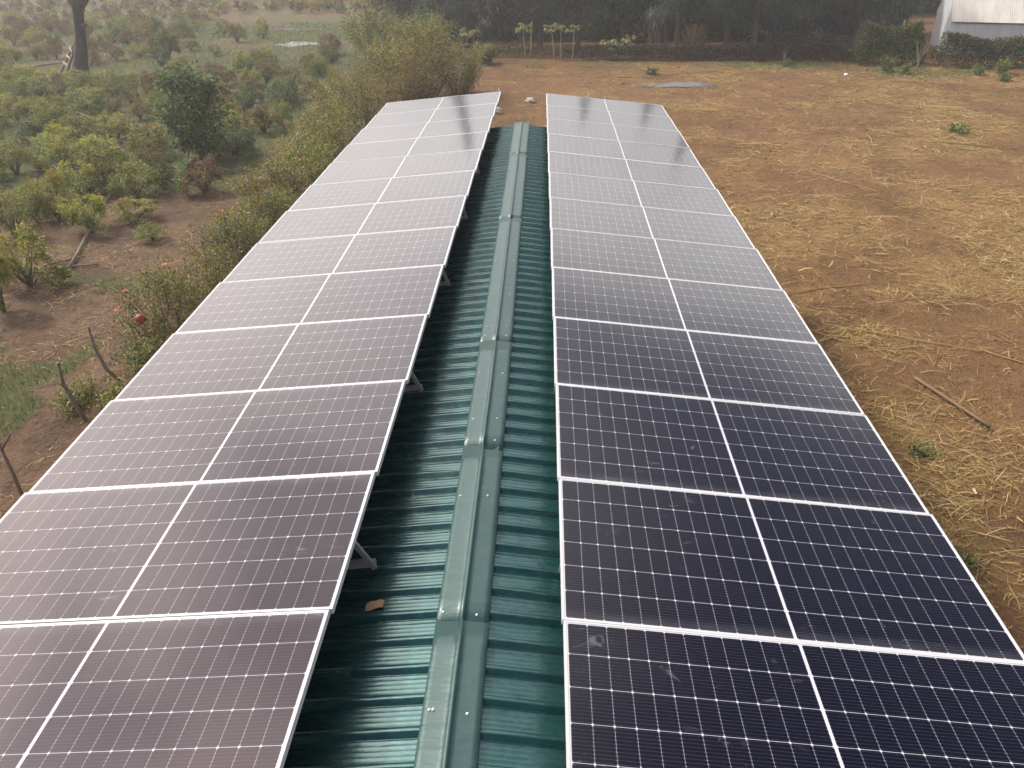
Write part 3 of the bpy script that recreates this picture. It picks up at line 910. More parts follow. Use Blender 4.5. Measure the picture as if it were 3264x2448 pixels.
SHRUBS = [
    (-15.94, 7.94, 1.04, 1.04, 'g', 'umbrella shaped green shrub at the left edge, level with the dark broad leaved tree'),
    (-14.89, 8.79, 1.10, 0.93, 'y', 'squat shrub with green yellow top left of the tall stemmed round shrub'),
    (-12.55, 6.84, 1.21, 1.41, 'g', 'round green shrub on a bare forked stem, left front of the dark broad leaved tree'),
    (-12.75, 5.74, 1.12, 1.03, 'y', 'yellow orange tipped shrub in front of the tall stemmed round shrub'),
    (-13.04, 4.58, 0.92, 1.05, 'y', 'bushy yellow green shrub behind the small round shrub beside the long fallen pole'),
    (-11.15, 5.70, 1.07, 1.10, 'g', 'full leafed green shrub reaching the bare soil, front left of the dark broad leaved tree'),
    (-10.78, 6.56, 0.69, 0.95, 'd', 'narrow dark green shrub tucked between the full leafed shrub and the rust topped one'),
    (-11.97, 8.77, 0.74, 0.77, 'r', 'small red tipped shrub under the left side of the dark broad leaved tree'),
    (-9.39, 6.20, 1.06, 1.03, 'r', 'rust topped rounded shrub on bare soil in front of the dark broad leaved tree'),
    (-9.98, 10.69, 1.37, 0.97, 'd', 'wide drooping dark green shrub right of the dark broad leaved tree'),
    (-11.16, 14.03, 1.11, 0.72, 'y', 'yellow topped shrub directly behind the wide drooping dark shrub'),
    (-9.97, 13.80, 1.21, 1.01, 'r', 'red brown shrub beside the dirt path, right of the yellow topped one'),
    (-9.66, 14.98, 0.72, 1.03, 'g', 'upright green shrub on the path edge, right of the red brown shrub'),
    (-11.73, 17.09, 0.89, 0.89, 'd', 'dark green shrub behind the red brown shrub near the path'),
    (-13.01, 18.00, 0.97, 1.01, 'r', 'brown green shrub right behind the top of the dark broad leaved tree'),
    (-12.68, 21.10, 0.91, 0.74, 'r', 'dusty brown shrub two rows behind the red brown shrub by the path'),
    (-14.68, 23.41, 1.04, 0.78, 'r', 'wide brownish shrub in the row behind the dark broad leaved tree'),
    (-16.80, 24.44, 0.83, 0.70, 'd', 'blackish green shrub seen just above the dark broad leaved tree'),
    (-15.01, 21.06, 0.70, 0.72, 'r', 'reddish shrub peeping over the right shoulder of the dark broad leaved tree'),
    (-17.62, 22.35, 1.09, 0.87, 'g', 'grey green shrub at upper left of the dark broad leaved tree'),
    (-19.43, 21.35, 1.28, 1.10, 'g', 'large green shrub just right of the foot of the bare trunk'),
    (-18.57, 17.73, 1.56, 1.08, 'g', 'very wide green brown shrub mass in front of the bare trunk'),
    (-17.32, 19.06, 0.67, 0.69, 'r', 'small rusty shrub right of the wide shrub mass in front of the trunk'),
    (-15.53, 15.98, 0.74, 0.81, 'r', 'orange brown shrub left of the dark broad leaved tree crown'),
    (-17.21, 17.29, 0.58, 0.56, 'r', 'tiny round rusty shrub at the edge of the grass clearing'),
    (-14.79, 12.29, 1.06, 1.07, 'y', 'yellow crowned bare stemmed shrub at the end of the thin cane in the clearing'),
    (-17.44, 12.89, 1.08, 1.45, 'g', 'tall green shrub left of the grass clearing'),
    (-20.09, 15.18, 0.97, 1.07, 'y', 'olive topped shrub near the left edge, left of the tall green shrub by the clearing'),
    (-17.80, 12.17, 1.22, 0.85, 'd', 'dark spreading shrub in front of the tall green shrub by the clearing'),
    (-16.63, 10.96, 0.91, 0.64, 'y', 'light green low shrub below the tall green shrub by the clearing'),
    (-22.64, 22.46, 1.17, 0.99, 'Y', 'bright yellow shrub beside the foot of the wooden ladder'),
    (-22.44, 20.19, 0.90, 1.16, 'g', 'green shrub left of the bright yellow shrub near the ladder'),
    (-20.91, 19.00, 0.94, 0.81, 'g', 'green shrub right in front of the bright yellow shrub near the ladder'),
    (-22.61, 18.96, 0.87, 1.02, 'g', 'dull green shrub at the left edge behind the olive topped shrub'),
    (-19.41, 23.54, 0.67, 0.69, 'y', 'small yellowish shrub right of the large shrub at the trunk foot'),
    (-22.83, 32.55, 1.17, 0.82, 'g', 'low rounded green shrub alone in the grass well right of the trunk'),
    (-20.79, 31.68, 0.97, 1.66, 'd', 'tall dark shrub standing above its neighbours in the grass right of the trunk'),
    (-20.85, 35.10, 0.84, 0.78, 'g', 'round green shrub just right of the tall dark shrub in the grass'),
    (-27.38, 31.89, 0.80, 1.05, 'r', 'thin brown shrub left of the trunk above the ladder'),
    (-28.39, 31.59, 0.80, 0.78, 'r', 'dark brown shrub on a bright grass patch left of the ladder'),
    (-28.92, 30.54, 0.61, 0.84, 'g', 'small hazy shrub left of the one on the bright grass patch'),
    (-24.61, 30.77, 0.61, 1.08, 'r', 'spindly brown shrub just right of the middle of the trunk'),
    (-25.98, 35.05, 0.75, 0.97, 'r', 'brown feathery shrub behind the spindly one right of the trunk'),
    (-24.25, 37.48, 0.78, 1.36, 'r', 'small brown tree shaped shrub on a bare stem up the field right of the trunk'),
    (-19.35, 39.01, 1.00, 1.08, 'r', 'brown shrub left of the pile of cut stalks by the puddle'),
    (-18.10, 40.57, 0.72, 1.43, 'y', 'upright yellowish shrub growing from the pile of cut stalks'),
    (-21.26, 42.17, 0.95, 1.14, 'g', 'green shrub far up the field left of the puddle'),
    (-18.70, 33.21, 0.63, 0.66, 'g', 'small green shrub in the grass below the far shrub rows, left of the puddle'),
    (-11.36, 30.66, 0.86, 0.84, 'd', 'dark shrub at the right end of the field next to the tall olive bush'),
    (-11.34, 26.80, 0.87, 0.89, 'r', 'brown shrub left of the dark one at the right end of the field'),
    (-13.90, 26.76, 0.64, 0.82, 'g', 'slim green shrub below the puddle'),
    (-11.77, 24.52, 0.83, 0.70, 'r', 'brown shrub beyond the upper end of the dirt path'),
    (-11.32, 21.31, 0.98, 0.85, 'g', 'leafy green shrub at the upper left of the dirt path'),
    (-9.68, 20.42, 0.89, 0.80, 'r', 'reddish brown shrub at the very top of the dirt path'),
    (-9.59, 23.50, 0.52, 0.73, 'g', 'small dark green shrub touching the tall olive bush at the path top'),
    (-11.09, 2.84, 0.98, 1.03, 'y', 'yellow tipped round shrub whose stem meets the long fallen pole'),
    (-10.27, 3.72, 0.97, 0.60, 'y', 'low spreading yellow tipped shrub on bare soil right of the long fallen pole'),
    (-10.64, -0.74, 1.11, 1.30, 'y', 'big yellow tipped shrub standing left of the crossed fallen poles'),
    (-10.43, -2.10, 0.66, 1.55, 'y', 'large yellow green shrub cut by the left edge beside the big one near the poles'),
    (-12.67, 2.25, 0.88, 1.34, 'g', 'bushy green shrub cut by the left edge above the big yellow tipped shrub'),
    (-12.35, 3.69, 0.67, 0.69, 'y', 'green yellow shrub squeezed between the left edge shrubs and the round one at the pole'),
    (-9.20, 2.19, 0.56, 0.45, 'g', 'tiny sparse seedling shrub on the bare soil beside the dirt path'),
    (-12.30, 6.41, 0.62, 0.69, 'r', 'red stemmed sparse shrub between the full leafed shrub and the fallen pole'),
    (-12.82, 3.45, 0.74, 1.14, 'g', 'tall olive shrub behind the green yellow shrub at left'),
]
for s_ in SHRUBS:
    put_shrub(*s_, group='shrubs of the plantation left of the building')

# the rest of the plantation: rows that fade into the distance
KINDTXT = {'g': 'dull green', 'y': 'yellowish green', 'r': 'rusty brown', 'd': 'dark green'}
placed = [(a[0], a[1], a[2]) for a in SHRUBS]
frg = random.Random(8)
cnt = 0
REST = []
yy = 7.0
while yy < 92:
    step = 1.38 + .014 * yy
    xx = -9.8 - .055 * yy
    lim = -14.5 - .62 * (yy + 16)
    while xx > lim:
        x, y = xx + frg.uniform(-.45, .45), yy + frg.uniform(-.5, .5)
        skip = frg.random() < (.18 if yy < 30 else .22)
        if 28 < y < 57 and x > -19 - .30 * (y - 30) and not (y < 34 and frg.random() < .3):
            skip = True                       # the clearing with the puddle
        if 27 < y < 34 and frg.random() < .55:
            skip = True
        if (abs(x + 22.0) < 2.2 and 21.5 < y < 27.5) or math.hypot(x + 10.85, y - 9.88) < 1.7 or (-18.8 < x < -14.0 and 12.8 < y < 17.2):
            skip = True
        if float(path_dist(np.array([x]), np.array([y]))[0]) < 1.0 or y < 6.0:
            skip = True
        if any(math.hypot(x - a, y - b) < .5 * c + (.30 if y < 30 else .5) for a, b, c in placed):
            skip = True
        if not skip:
            q = frg.random()
            kd = 'r' if q < (.26 if y < 30 else .42) else 'g' if q < .68 else 'd' if q < .84 else 'y'
            zone = ('in the hazy farthest rows of the plantation, well beyond the bare trunk' if y > 45 else
                    'in the rows just beyond the bare trunk and ladder' if y > 27 else 'in the nearer rows left of the path, before the bare trunk')
            w = frg.uniform(.75, 1.2)
            hgt = frg.uniform(.7, 1.1) * (.75 + .3 * w)
            if cnt >= 236:
                REST.append((x, y, w, hgt, kd))
            else:
              put_shrub(x, y, w, hgt, kd, '%s shrub %s' % (KINDTXT[kd], zone), '%s shrubs %s' % (KINDTXT[kd], zone))
            placed.append((x, y, w))
            cnt += 1
        xx -= step * frg.uniform(.8, 1.15)
    yy += step


# past three hundred shrubs: the remaining far ones as one object
def far_shrubs():
    kinds = 'gyrd'
    base = {}
    for k in kinds:
        me = VAR[k][0][0].data
        v = np.empty(len(me.vertices) * 3, np.float32)
        me.vertices.foreach_get('co', v)
        base[k] = v.reshape(-1, 4, 3)[::3] * 1.0
    Vs, mi = [], []
    for (x, y, w, h, k) in REST:
        b = base[k].copy()
        c = b[:, :1]
        b = c + (b - c) * 1.7
        a = frg.uniform(0, 6.28)
        X = (b[..., 0] * math.cos(a) - b[..., 1] * math.sin(a)) * w * 1.08 + x
        Y = (b[..., 0] * math.sin(a) + b[..., 1] * math.cos(a)) * w * 1.08 + y
        Vs.append(np.stack([X, Y, b[..., 2] * h], -1).reshape(-1, 3))
        mi.append(np.where(np.random.default_rng(len(mi)).random(len(b)) < .5, kinds.index(k), {'g': 4, 'y': 5, 'r': 6, 'd': 0}[k]))
    V = np.concatenate(Vs)
    o = quads('far_shrubs', V, np.arange(len(V)).reshape(-1, 4), [GREEN, GREEN, OLIVE, DARKG, OLIVE, YELL, RUST], None, np.concatenate(mi))
    tag(o, kind='stuff')


if REST:
    far_shrubs()


# dark broad leaved tree in the plantation
def broadleaf(loc, w, h, label, seed=4, nl=5200):
    rg = np.random.default_rng(seed)
    rr = random.Random(seed)
    t = thing('broadleaf_tree', label, 'tree', loc)
    C = []
    while len(C) < 95:
        z = .12 + .88 * rg.random()
        rmax = .5 * math.sin(PI * (.10 + .86 * (1 - z) ** .8)) ** .7 * (1.0 if z > .3 else .95)
        th, r = rg.random() * 6.28, rmax * math.sqrt(rg.random())
        C.append((r * math.cos(th) * w * (1 + .2 * math.sin(3 * th)), r * math.sin(th) * w, z * h))
    C = np.array(C)
    k = rg.integers(0, len(C), nl)
    P = C[k] + rg.normal(size=(nl, 3)) * .12
    P[:, 2] = np.maximum(P[:, 2], .1)
    D = unit(P - C[k]) + rg.normal(size=(nl, 3)) * .35 + np.array([0, 0, -.1])
    L = rg.uniform(.10, .20, nl)
    V, Q = leaf_cards(P, D, L, L * rg.uniform(.32, .45, nl), rg=rg)
    quads('crown', V, Q, [DARKG, GREEN, PALE], t, rg.choice(3, nl, p=[.76, .21, .03]))
    mb = MB()
    mb.tube([(0, 0, -.05), (.04, .02, h * .25), (-.03, .05, h * .55), (.02, 0, h * .9)], [.075, .06, .04, .012], 8)
    for j in range(16):
        c = C[rr.randrange(len(C))]
        z0 = max(.1, c[2] * .55)
        mb.tube(bend_pts((0, 0, z0), c, 3, .08, rr), [.03, .02, .012, .005], 5)
    mb.build('trunk', BARK, t)


broadleaf((-10.85, 9.88, 0), 2.0, 2.75, 'tall dark broad leaved tree standing above the shrubs in the middle of the plantation')

# pale broad leaved sapling in front of it
t = thing('sapling', 'pale green broad leaved sapling leaning in front of the rust topped shrub', 'sapling', (-9.85, 6.0, 0))
rg = np.random.default_rng(31)
mb = MB()
P, D = [], []
for j in range(6):
    e = Vector((random.uniform(-.35, .30), random.uniform(-.2, .2), random.uniform(.45, .95)))
    pts = bend_pts((0, 0, -.03), e, 5, .08)
    mb.tube(pts, [.014, .011, .009, .007, .005, .003], 5)
    for p in pts[2:]:
        for q in range(6):
            P.append(p[:])
            D.append((random.uniform(-1, 1), random.uniform(-1, 1), random.uniform(-.1, .8)))
V, Q = leaf_cards(np.array(P), np.array(D), rg.uniform(.12, .2, len(P)), rg.uniform(.06, .10, len(P)), rg=rg)
quads('foliage', V, Q, PALE, t)
mb.build('stem', BARKP, t)


# the bare, pruned trunk with a ladder against it
t = thing('bare_tree', 'tall bare dark tree trunk with a ladder leaning on it, standing in the plantation', 'tree', (-22.95, 25.93, 0))
mb = MB()
mb.tube([(0, 0, -.1), (.02, 0, .25), (.16, 0, .7), (.36, 0, 1.41), (.50, 0, 2.0), (.55, .0, 2.46), (.60, .05, 3.0), (.78, .05, 3.55), (.75, .1, 4.2)],
        [.46, .41, .36, .27, .27, .245, .26, .36, .34], 14, jit=.09)
mb.build('trunk', BARKD, t, smooth=True)
mb = MB()
mb.tube([(.62, .05, 3.25), (.30, .05, 3.9), (-.25, .1, 4.8), (-.5, .2, 5.9)], [.24, .22, .18, .15], 10, jit=.1)
mb.build('limb', BARKD, t, smooth=True)
mb = MB()
mb.tube([(.85, .05, 3.3), (1.25, .0, 3.75), (1.55, -.1, 4.6), (1.6, -.1, 5.6)], [.24, .22, .17, .14], 10, jit=.1)
mb.build('limb', BARKD, t, smooth=True)
mb = MB()
mb.tube([(.70, -.12, 2.25), (.88, -.2, 2.38), (.96, -.22, 2.5)], [.13, .10, .07], 8, jit=.1)
mb.build('knot', BARKD, t, smooth=True)

t = thing('ladder', 'short homemade wooden ladder with plank steps leaning on the bare tree trunk', 'ladder')
fa, fb = Vector((-24.62, 27.1, 0)), Vector((-24.0, 26.45, 0))
ta, tb = Vector((-23.12, 26.55, 1.62)), Vector((-22.95, 26.2, 1.5))
for a, b in ((fa, ta), (fb, tb)):
    mb = MB()
    mb.tube(bend_pts(a, b, 4, .01), [.06, .058, .055, .052, .05], 7)
    mb.build('rail', WOODOLD, t)
for k in (.30, .52, .74):
    mb = MB()
    pa, pb = fa.lerp(ta, k), fb.lerp(tb, k)
    e = (pb - pa).normalized() * .10
    off = Vector((-.06, -.06, .03))
    mb.bar(pa - e + off, pb + e + off, .03, .13, bevel=.006)
    mb.build('rung', plain('plank', (.34, .28, .21), .85, var=.25) if k == .30 else bpy.data.materials['plank'], t)


# ---------------------------------------------------------------- hedge bushes along the left of the building
def bush(loc, w, h, leafms, probs, label, cat, seed, nl=1500, lsize=(.035, .075), nstem=16, group=None, spread=1.0, upright=.5):
    rg = np.random.default_rng(seed)
    rr = random.Random(seed)
    t = thing('hedge_bush', label, cat, loc, 0, group)
    mb = MB()
    P, D = [], []
    per = nl // nstem
    for j in range(nstem):
        th = rr.uniform(0, 6.28)
        rad = w * .5 * math.sqrt(rr.random()) * spread
        tip = Vector((rad * math.cos(th), rad * math.sin(th), h * (1 - .38 * (rad / (w * .5)) ** 2) * rr.uniform(.72, 1.0)))
        base = Vector((tip.x * .35 + rr.uniform(-.05, .05), tip.y * .35 + rr.uniform(-.05, .05), -.05))
        pts = bend_pts(base, tip, 5, .07, rr)
        r0 = .010 + .004 * h
        mb.tube(pts, [r0, r0 * .85, r0 * .7, r0 * .5, r0 * .35, r0 * .15], 5)
        arr = np.array([p[:] for p in pts])
        s = rg.random(per) ** .7 * .90 + .10
        i = np.minimum((s * 5).astype(int), 4)
        f = (s * 5 - i)[:, None]
        base_p = arr[i] * (1 - f) + arr[i + 1] * f
        off = rg.normal(size=(per, 3)) * np.array([.13, .13, .09]) * (.5 + .25 * h)
        P.append(base_p + off)
        D.append(off * 4 + rg.normal(size=(per, 3)) * .5 + np.array([0, 0, upright * .5]))
        for q in range(4):
            a = base_p[rr.randrange(per)]
            o_ = off[rr.randrange(per)]
            mb.tube([tuple(a), tuple(a + o_ * 1.3)], [r0 * .35, r0 * .12], 4, cap=False)
    P, D = np.concatenate(P), np.concatenate(D)
    P[:, 2] = np.maximum(P[:, 2], .03)
    L = rg.uniform(lsize[0], lsize[1], len(P))
    V, Q = leaf_cards(P, D, L, L * rg.uniform(.4, .6, len(P)), rg=rg)
    quads('foliage', V, Q, leafms, t, rg.choice(len(leafms), len(P), p=probs))
    mb.build('stem', BARK, t)
    return t


LM = [OLIVE, DARKG, GREEN, YELL]
HG = 'bushes of the hedge along the left side of the building'
HEDGE = [
    (-6.9, -5.6, .9, .40, [.3, .2, .4, .1], 'low sparse bush at the near end of the hedge, beside the leaning stick stakes', 900),
    (-6.5, -4.2, 1.0, .55, [.35, .3, .3, .05], 'small thin bush under the round red fruit, next to the panel edge', 1300),
    (-6.75, -2.9, 1.5, 1.20, [.35, .3, .25, .1], 'leafy flowering bush carrying the round red fruit', 2600),
    (-6.8, -1.3, 1.5, 1.15, [.35, .25, .3, .1], 'bush with one orange and one red flower, behind the fruit bearing bush', 2600),
    (-6.6, .5, 1.5, 1.25, [.35, .4, .2, .05], 'darker hedge bush with a single red flower beside the dirt path', 2500),
    (-6.9, 1.9, 1.3, 1.0, [.55, .2, .15, .1], 'dusty olive hedge bush behind the darker one with a single red flower', 2000),
    (-6.5, 3.0, 1.2, 1.2, [.15, .25, .55, .05], 'bright green clump with two red flowers touching the panel edge', 2600),
    (-6.9, 4.6, 1.7, 1.25, [.6, .2, .1, .1], 'brownish olive hedge bush just past the clump with two red flowers', 2500),
    (-6.5, 6.4, 1.8, 1.45, [.55, .25, .1, .1], 'dry looking olive bush with thin dark stems, halfway along the left panel edge', 2700),
    (-7.0, 8.4, 1.7, 1.35, [.6, .15, .1, .15], 'straw tinted hedge bush behind the dry looking one with dark stems', 2400),
    (-6.6, 10.4, 2.0, 1.7, [.55, .25, .1, .1], 'tall thin stemmed olive bush beside the middle of the dirt path', 2900),
    (-7.2, 12.8, 1.9, 1.5, [.6, .15, .15, .1], 'spreading olive bush right of the dirt path below the big clump', 2700),
    (-6.4, 15.0, 2.2, 2.1, [.6, .2, .1, .1], 'dense olive bush in front of the tall clump at the far panel corner', 3300),
    (-7.6, 17.2, 2.0, 1.5, [.55, .1, .25, .1], 'light green topped bush at the foot of the tall clump', 2600),
    (-7.9, 20.4, 2.0, 1.6, [.6, .1, .2, .1], 'olive bush at the top of the dirt path, left of the tall clump', 2500),
]
BUSH = {}
for i, (x, y, w, h, pr, lab, nl) in enumerate(HEDGE):
    w *= 1.3
    BUSH[i] = bush((x, y, gz(x, y)), w, h * 1.06, LM, pr, lab, 'bush', 300 + i, int(nl * 1.55), nstem=15 + int(4 * w), group=HG, lsize=(.035, .07) if y < 4 else (.05, .09))

TALL = [
    (-4.9, 20.2, 4.0, 3.7, 'very tall olive bush clump rising behind the far corner of the left panel row', 8500),
    (-6.7, 22.2, 3.0, 2.55, 'left shoulder of the tall olive clump, a lower bush leaning to the field', 5200),
    (-3.4, 21.6, 2.6, 2.2, 'right shoulder of the tall olive clump beside the bare brown field', 4200),
    (-5.0, 17.4, 2.6, 2.6, 'olive bush directly in front of the very tall clump, over the panel corner', 4600),
]
for i, (x, y, w, h, lab, nl) in enumerate(TALL):
    bush((x, y, 0), w, h, LM, [.72, .12, .06, .10], lab, 'bush', 340 + i, nl, nstem=30, group=HG, lsize=(.07, .13))
bush((-8.9, 31.2, 0), 4.2, 3.3, LM, [.45, .3, .2, .05], 'tall grey green bush with a dark side, left behind the very tall olive clump', 'bush', 351, 7000, nstem=30, group=HG, lsize=(.08, .15))
bush((-6.4, 34.5, 0), 3.6, 2.6, LM, [.2, .5, .28, .02], 'blue green bush between the grey green bush and the dark trees', 'bush', 352, 6000, nstem=26, group=HG, lsize=(.08, .15))
bush((-2.9, 30.4, 0), 1.6, 1.15, LM, [.2, .2, .5, .1], 'round leafy green bush beside the two leftmost papaya trees', 'bush', 353, 2200, nstem=14, lsize=(.08, .16))
bush((-12.2, 33.2, 0), 1.6, .55, LM, [.7, .2, .05, .05], 'low brown tangle of cut brush right of the puddle', 'bush', 354, 1100, nstem=20, lsize=(.05, .10))


def flower(root, x, y, z, m, name='flower', r=.045):
    mb = MB()
    loc = Vector((x, y, z)) - root.location
    for k in range(5):
        a = 2 * PI * k / 5 + x
        d = Vector((math.cos(a), math.sin(a), .3 + .5 * math.sin(3 * k + x * 9))).normalized()
        s = Vector((-math.sin(a), math.cos(a), 0))
        c = loc
        v = [c, c + d * r * .7 + s * r * .5, c + d * r * 1.35 + Vector((0, 0, -.1 * r)), c + d * r * .7 - s * r * .5]
        v2 = [p - Vector((0, 0, .004)) for p in v]
        mb.add([p[:] for p in v + v2], [(0, 1, 2, 3), (7, 6, 5, 4), (0, 4, 5, 1), (1, 5, 6, 2), (2, 6, 7, 3), (3, 7, 4, 0)])
    mb.tube([loc - Vector((0, 0, .04)), loc, loc + Vector((0, 0, .03))], [.006, .016, .004], 6)
    return mb.build(name, m, root)


for bi, x, y, z, m in ((6, -6.7, 2.83, .80, FLOWER), (6, -6.72, 3.2, .62, FLOWER), (5, -6.95, 1.2, 1.08, FLOWER), (4, -6.72, .75, .78, FLOWER), (3, -6.75, -.9, .60, FLOWER), (2, -6.9, -3.75, 1.22, FLOWER), (2, -7.1, -3.8, .90, FLOWER), (1, -6.62, -3.75, .45, FLOWER), (3, -6.72, -1.55, .62, FLOWERO), (3, -6.98, -1.98, 1.02, FLOWERO)):
    flower(BUSH[bi], x, y, z, m)
# the pomegranate: ribbed ball with a crown
mb = MB()
c = Vector((-6.70, -3.85, .74)) - BUSH[2].location
vs, fs = [], []
NS, NR = 14, 9
for r in range(NR + 1):
    ph = PI * r / NR
    for k in range(NS):
        a = 2 * PI * k / NS
        q = .092 * (1 + .035 * math.cos(5 * a)) * (1 - .06 * math.cos(ph) ** 4)
        vs.append((c.x + q * math.sin(ph) * math.cos(a), c.y + q * math.sin(ph) * math.sin(a), c.z + .088 * math.cos(ph)))
for r in range(NR):
    for k in range(NS):
        fs.append((r * NS + k, (r + 1) * NS + k, (r + 1) * NS + (k + 1) % NS, r * NS + (k + 1) % NS))
mb.add(vs, fs)
for k in range(6):
    a = 2 * PI * k / 6
    mb.tube([(c.x + .012 * math.cos(a), c.y + .012 * math.sin(a), c.z - .085), (c.x + .028 * math.cos(a), c.y + .028 * math.sin(a), c.z - .118)], [.009, .003], 5)
mb.tube([(c.x, c.y, c.z + .08), (c.x + .01, c.y + .02, c.z + .11)], [.010, .006], 5)
mb.build('fruit', FRUIT, BUSH[2], smooth=True)


# ---------------------------------------------------------------- stakes, poles, loose things on the left
def stake(pts, rad, label, fork=None):
    mb = MB()
    mb.tube(pts, [a * 1.08 for a in rad], 8, jit=.12)
    if fork:
        mb.tube(fork[0], [a * 1.3 for a in fork[1]], 6, jit=.08)
    o = mb.build('stick_stake', STAKEM, None, smooth=True)
    return tag(o, label, 'stake', 'crooked stick stakes along the near hedge')


stake([(-6.62, -4.9, -.1), (-6.95, -4.85, .25), (-7.12, -4.75, .6), (-7.16, -4.7, .98)], [.030, .028, .024, .026], 'tallest leaning stick stake, thick at its head, left of the red fruit')
stake([(-6.72, -6.1, -.1), (-6.88, -6.05, .3), (-7.0, -6.0, .62), (-6.98, -6.0, 1.0)], [.030, .03, .026, .026], 'crooked stick stake with a side stub, second from the left bottom of the hedge',
      ([(-6.97, -6.0, .58), (-7.06, -6.02, .66)], [.022, .018]))
stake([(-6.62, -8.1, -.1), (-6.72, -8.0, .35), (-6.82, -7.92, .7), (-6.84, -7.9, .86)], [.022, .022, .018, .016], 'forked stick stake at the left edge of the picture, nearest to the camera',
      ([(-6.82, -7.92, .70), (-6.72, -7.9, .84), (-6.64, -7.88, .94)], [.017, .014, .011]))
stake([(-7.02, -3.6, -.1), (-7.02, -3.6, .25), (-7.06, -3.58, .52)], [.024, .022, .018], 'short stick stake standing below the red fruit')
stake([(-7.35, .75, -.1), (-7.33, .75, .3), (-7.36, .76, .6)], [.028, .026, .024], 'short grey stick stake beside the path at the bush with a single red flower')


def pole(a, b, r0, r1, label, mat=WOODOLD, name='fallen_pole', cat='pole', group=None, n=6):
    mb = MB()
    mb.tube(bend_pts(a, b, n, .004), list(np.linspace(r0, r1, n + 1)), 8)
    return tag(mb.build(name, mat, None, smooth=True), label, cat, group)


GP = 'fallen poles on the bare soil'
pole((-12.03, 5.96, .05), (-10.25, .15, .07), .02, .03, 'long grey fallen pole running up between the shrubs', group=GP)
pole((-10.85, .18, .04), (-9.72, .48, .04), .024, .018, 'short pole lying crosswise under the end of the long pole', group=GP)
pole((-10.78, .28, .10), (-10.28, .95, .05), .026, .02, 'thin pole resting aslant on the crosswise pole', group=GP)
pole((-9.55, .60, .02), (-9.35, .42, .02), .014, .012, 'little broken stick right of the crossed poles', name='stick', cat='stick')
pole((-18.65, 17.04, .06), (-17.0, 15.35, .06), .03, .02, 'thin pale cane lying across the grass clearing', BARKP, 'cane', 'cane')
pole((-27.2, 28.4, .05), (-26.0, 30.2, .08), .05, .035, 'pale stick lying on bare soil left of the ladder', BARKP, 'stick', 'stick')
pole((-9.9, 8.5, .1), (-9.2, 8.2, .05), .02, .03, 'dark branch on the ground below the wide drooping shrub', BARK, 'branch', 'branch')
pole((-11.2, 5.4, .04), (-10.5, 4.7, .04), .025, .02, 'brown branch at the foot of the full leafed shrub', BARK, 'branch', 'branch')
pole((6.80, -4.35, .05), (7.32, -5.92, .08), .030, .026, 'brown squared wooden pole lying on the straw field right of the panels', plain('brown_pole', (.15, .095, .05), .8, var=.2, scale=20), 'wooden_pole', 'pole')


def rock(loc, r, label, seed):
    rg = np.random.default_rng(seed)
    bm = __import__('bmesh').new()
    __import__('bmesh').ops.create_icosphere(bm, subdivisions=3, radius=r)
    ph = rg.random((4, 3)) * 6
    for v in bm.verts:
        d = v.co.normalized()
        k = 1 + .16 * math.sin(3 * d.x + ph[0, 0]) * math.sin(3 * d.y + ph[0, 1]) + .10 * math.sin(6 * d.z + ph[1, 0] + 4 * d.x) + .05 * math.sin(11 * d.y + ph[2, 0])
        v.co = Vector((d.x * 1.15, d.y, d.z * .72)) * r * k
    me = bpy.data.meshes.new('rock')
    bm.to_mesh(me)
    bm.free()
    me.materials.append(STONE)
    o = link('rock', me, None, loc)
    return tag(o, label, 'rock', 'pale rocks beyond the roof end')


rock((-.17, 19.6, .08), .20, 'pale pinkish rock on the field, seen between the two panel rows', 1)
rock((-1.48, 17.4, .08), .20, 'pale grey rock half hidden behind the left panel row corner', 2)


